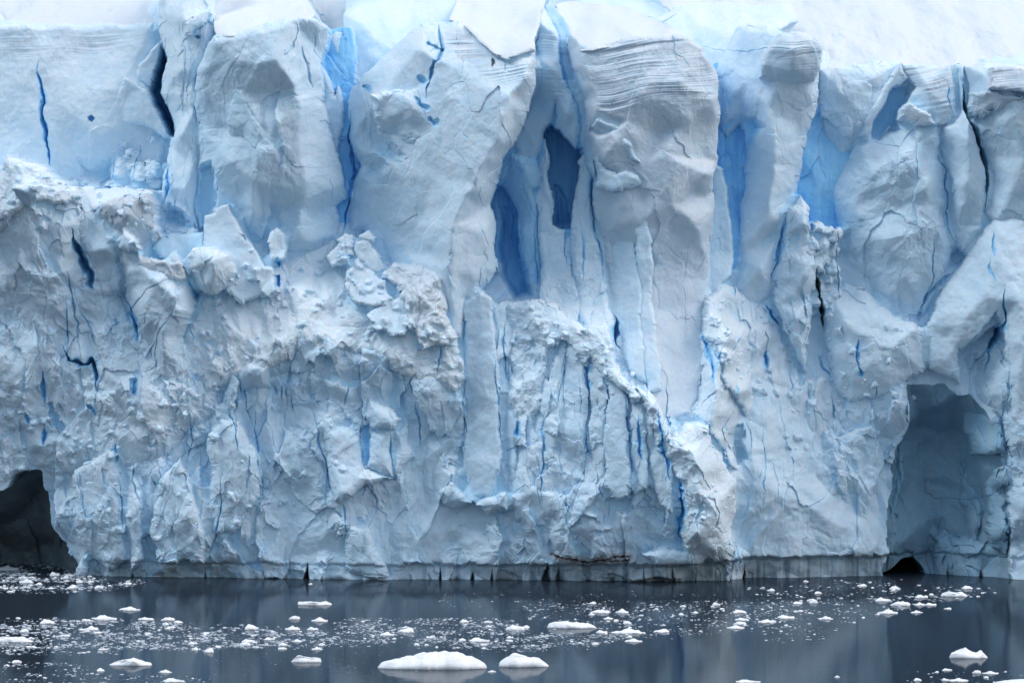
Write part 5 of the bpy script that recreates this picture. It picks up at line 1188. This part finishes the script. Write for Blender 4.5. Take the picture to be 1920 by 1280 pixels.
NAMED = [  # x, y, width, height, label
    (243, 1143, 40, 7, 'ice floe furthest back alone on dark water below the left cliff foot'),
    (196, 1161, 38, 9, 'double-humped floe, second behind the left end of the brash band'),
    (88, 1168, 30, 8, 'dome-shaped small floe at the left in front of the cave reflection'),
    (275, 1161, 30, 5, 'flat small floe right of the double-humped one at the left'),
    (316, 1162, 28, 6, 'small rounded floe at the back edge of the left brash, third from the double-humped one'),
    (172, 1180, 26, 8, 'small peaked floe inside the left brash'),
    (12, 1068, 44, 9, 'white ice lump in the mouth of the left cave at the edge of the photo'),
    (102, 1079, 20, 8, 'pointed ice lump in the loose ice before the left cave'),
    (50, 1092, 24, 8, 'round ice lump left of the pointed one before the cave'),
    (392, 1222, 20, 9, 'small cross-shaped ice chunk below the brash at lower left'),
    (310, 1260, 26, 6, 'flat chunk right of the jagged lower left floe'),
    (324, 1277, 36, 7, 'flat chunk at the bottom edge, lower left'),
    (470, 1179, 26, 10, 'triangular floe at the right end of the left brash'),
    (466, 1203, 24, 6, 'flat floe under the triangular floe of the left brash'),
    (553, 1160, 22, 7, 'pointed floe under the plank-like floe'),
    (600, 1164, 30, 8, 'peaked floe right of the pointed one under the plank-like floe'),
    (548, 1180, 28, 8, 'irregular floe in the brash below the pointed floe'),
    (586, 1180, 20, 6, 'small floe just right of the irregular brash floe'),
    (594, 1217, 18, 6, 'small floe above the flat floe with a raised end'),
    (762, 1184, 32, 9, 'broad small floe in the brash above the largest floe'),
    (726, 1190, 26, 7, 'small floe touching the left of the broad one above the largest floe'),
    (897, 1202, 34, 8, 'oval floe in the brash above the humped floe'),
    (870, 1166, 18, 6, 'small floe at the back edge of the centre brash'),
    (967, 1180, 34, 10, 'lumpy floe left of the long flat floe'),
    (1127, 1148, 40, 6, 'low oval floe behind and right of the long flat floe'),
    (1167, 1148, 24, 8, 'peaked floe right of the low oval floe'),
    (1140, 1160, 18, 5, 'tiny flat floe below the low oval floe'),
    (1128, 1186, 22, 6, 'small floe at the right end of the long flat floe'),
    (1178, 1186, 56, 9, 'elongated ragged floe right of the long flat floe'),
    (1240, 1184, 32, 6, 'oval floe right of the elongated ragged floe'),
    (1188, 1202, 32, 6, 'lower ragged floe beneath the elongated one'),
    (1342, 1134, 14, 6, 'tiny bright chunk below the foot of the front buttress'),
    (1386, 1148, 28, 6, 'upper oval floe of the cluster below the front buttress'),
    (1392, 1162, 26, 5, 'second floe of the cluster below the front buttress'),
    (1388, 1170, 26, 6, 'third floe of the cluster below the front buttress'),
    (1380, 1177, 32, 6, 'lowest and widest floe of the cluster below the front buttress'),
    (1438, 1166, 34, 6, 'wide floe between the buttress cluster and the right brash'),
    (1473, 1158, 34, 6, 'bright oval floe at the left of the right brash'),
    (1548, 1160, 24, 6, 'floe pair member in the middle of the right brash'),
    (1616, 1098, 20, 4, 'flat floe closest to the foot of the arched alcove'),
    (1678, 1104, 20, 7, 'lumpy floe directly below the black hollow'),
    (1726, 1120, 22, 6, 'small dome left of the whitest lumpy floe'),
    (1813, 1103, 22, 6, 'pale dome behind the whitest lumpy floe'),
    (1656, 1126, 28, 6, 'floe at the back of the right-hand raft of ice'),
    (1690, 1134, 40, 8, 'widest floe of the right-hand raft of ice'),
    (1666, 1149, 34, 8, 'front floe of the right-hand raft of ice'),
    (1724, 1134, 20, 6, 'floe right of the widest one in the right-hand raft'),
    (1745, 1134, 22, 5, 'end floe on the right of the right-hand raft'),
    (1718, 1148, 20, 5, 'small floe in front of the raft, right of its front floe'),
    (1777, 1141, 16, 3, 'thin sliver below the whitest lumpy floe'),
    (1570, 1269, 10, 4, 'lone tiny chunk at the bottom, right of the pale reflection'),
    (1400, 1278, 42, 5, 'ice chunk at the bottom edge right of the pale reflection'),
    (1720, 1275, 16, 5, 'small chunk at the bottom edge left of the corner group'),
    (1776, 1256, 18, 4, 'small flat chunk below the two-humped floe'),
    (1832, 1261, 18, 6, 'rounded chunk in the group at the bottom right'),
    (1858, 1262, 28, 5, 'flat bright floe in the group at the bottom right'),
    (1796, 1276, 36, 6, 'ragged floe at the bottom edge in the right corner group'),
    (1772, 1275, 14, 5, 'little chunk left of the ragged floe at the bottom right'),
    (922, 1259, 14, 4, 'tiny chunk between and below the two largest foreground floes'),
    (582, 1095, 8, 3, 'tiny chunk near the dark notch at the foot of the wall'),
]
for k, (px, py, w, h, lb) in enumerate(NAMED):
    floe('ice_floe', px, py, w, h, lb, 'ice floe', None, PROTO[k % 10])

# drifting bands of brash: photo polygons with a density weight
BANDS = [
    ('small ice lump in the crowded patch before the left cave', 'ice lumps before the left cave', [(0, 1052), (120, 1055), (180, 1085), (280, 1090), (200, 1106), (0, 1113)], 70, 5, 20, .45, 1500),
    ('small ice lump in the long left brash band', 'ice lumps in the left brash band', [(0, 1165), (120, 1158), (260, 1165), (480, 1176), (620, 1180), (620, 1210), (480, 1214), (300, 1218), (200, 1222), (0, 1228)], 74, 6, 22, .42, 4200),
    ('small ice lump in the centre brash band', 'ice lumps in the centre brash band', [(620, 1172), (660, 1158), (960, 1160), (1000, 1185), (1180, 1190), (1130, 1208), (980, 1222), (830, 1212), (620, 1208)], 42, 5, 18, .42, 3200),
    ('small ice lump scattered right of the long flat floe', 'ice lumps right of the long flat floe', [(980, 1130), (1300, 1125), (1520, 1130), (1500, 1172), (1330, 1190), (1150, 1200), (1100, 1180), (980, 1165)], 32, 5, 16, .42, 1500),
    ('small ice lump in the loose field on the right', 'ice lumps in the right-hand field', [(1400, 1100), (1600, 1085), (1900, 1108), (1760, 1130), (1600, 1165), (1535, 1200), (1440, 1205), (1400, 1160)], 36, 5, 18, .42, 900),
    ('small ice lump near the lower left corner', 'ice lumps in the lower left corner', [(0, 1235), (110, 1240), (240, 1262), (420, 1270), (330, 1290), (0, 1290)], 14, 5, 18, .4, 500),
    ('small ice lump near the bottom right corner', 'ice lumps in the bottom right corner', [(1700, 1262), (1800, 1255), (1920, 1258), (1940, 1290), (1700, 1290)], 5, 5, 16, .4, 120),
    ('tiny ice speck on dark water under the wall foot', None, [(820, 1110), (1100, 1112), (1560, 1108), (1500, 1135), (1000, 1150), (830, 1150)], 0, 4, 10, .4, 260),
    ('tiny ice speck', None, [(380, 1218), (1000, 1222), (1000, 1262), (400, 1268)], 0, 3, 8, .4, 160),
    ('tiny ice speck', None, [(-400, 1150), (0, 1160), (0, 1230), (-400, 1240)], 0, 4, 14, .4, 800),
    ('tiny ice speck', None, [(1920, 1110), (2300, 1110), (2300, 1200), (1940, 1190)], 0, 4, 14, .4, 400),
]
def in_poly(x, y, poly):
    c = False; n = len(poly)
    for i in range(n):
        x1, y1 = poly[i]; x2, y2 = poly[(i + 1) % n]
        if (y1 > y) != (y2 > y) and x < (x2 - x1) * (y - y1) / (y2 - y1) + x1: c = not c
    return c
bv = []; bf = []
def speck(px, py, w, h):
    x, y, d = sea_point(px, py); u = d / FPX
    r = w * u / 2; hh = h * u
    n = 6; a0 = R.uniform(0, 6.28); base = len(bv)
    dk = R.uniform(.7, 1.6)
    for k in range(n):
        a = a0 + 6.2832 * k / n; q = R.uniform(.7, 1.15)
        bv.append((x + math.cos(a) * r * q, y + math.sin(a) * r * q * dk, -.03))
    for k in range(n):
        a = a0 + 6.2832 * (k + .3) / n; q = R.uniform(.35, .8)
        bv.append((x + math.cos(a) * r * q, y + math.sin(a) * r * q * dk, hh * R.uniform(.5, 1)))
    for k in range(n):
        k2 = (k + 1) % n
        bf.append((base + k, base + k2, base + n + k2, base + n + k))
    bf.append(tuple(base + n + k for k in range(n)))
    bf.append(tuple(base + k for k in reversed(range(n))))
for (lb, grp, poly, nbig, smin, smax, hk, nst) in BANDS:
    xs = [a[0] for a in poly]; ys = [a[1] for a in poly]
    def pick():
        for _ in range(60):
            x = R.uniform(min(xs), max(xs)); y = R.uniform(min(ys), max(ys))
            if not in_poly(x, y + R.gauss(0, 3), poly): continue
            c = float(vnoise(np.array([x / 60.0], f4), np.array([y / 9.0], f4), 701)[0]) + .5 * float(vnoise(np.array([x / 18.0], f4), np.array([y / 4.0], f4), 703)[0])
            if R.random() < .12 + max(0, min(1, .5 + c * 1.6)): return x, y
        return x, y
    for k in range(nbig):
        x, y = pick()
        if y > 1279 or x < -5 or x > 1925: continue
        s = smin + (smax - smin) * R.random() ** 2.2 + 1.5
        floe('ice_lump', x, y, s, max(1.8, s * R.uniform(.14, .32)), lb, 'ice lump', grp, SMALL[R.randrange(8)], rot=R.uniform(-3, 3))
    for k in range(int(nst * 1.35)):
        x, y = pick()
        s = 1.5 + R.random() ** 5 * (smax * .5)
        speck(x, y, s, max(.5, s * R.uniform(.07, .22)))
me = bpy.data.meshes.new('brash_ice'); me.from_pydata(bv, [], bf); me.shade_flat(); me.materials.append(BRASH)
o = bpy.data.objects.new('brash_ice', me); scene.collection.objects.link(o)
o['kind'] = 'stuff'; o['label'] = 'fine brash ice drifting in bands on the dark water'; o['category'] = 'brash ice'
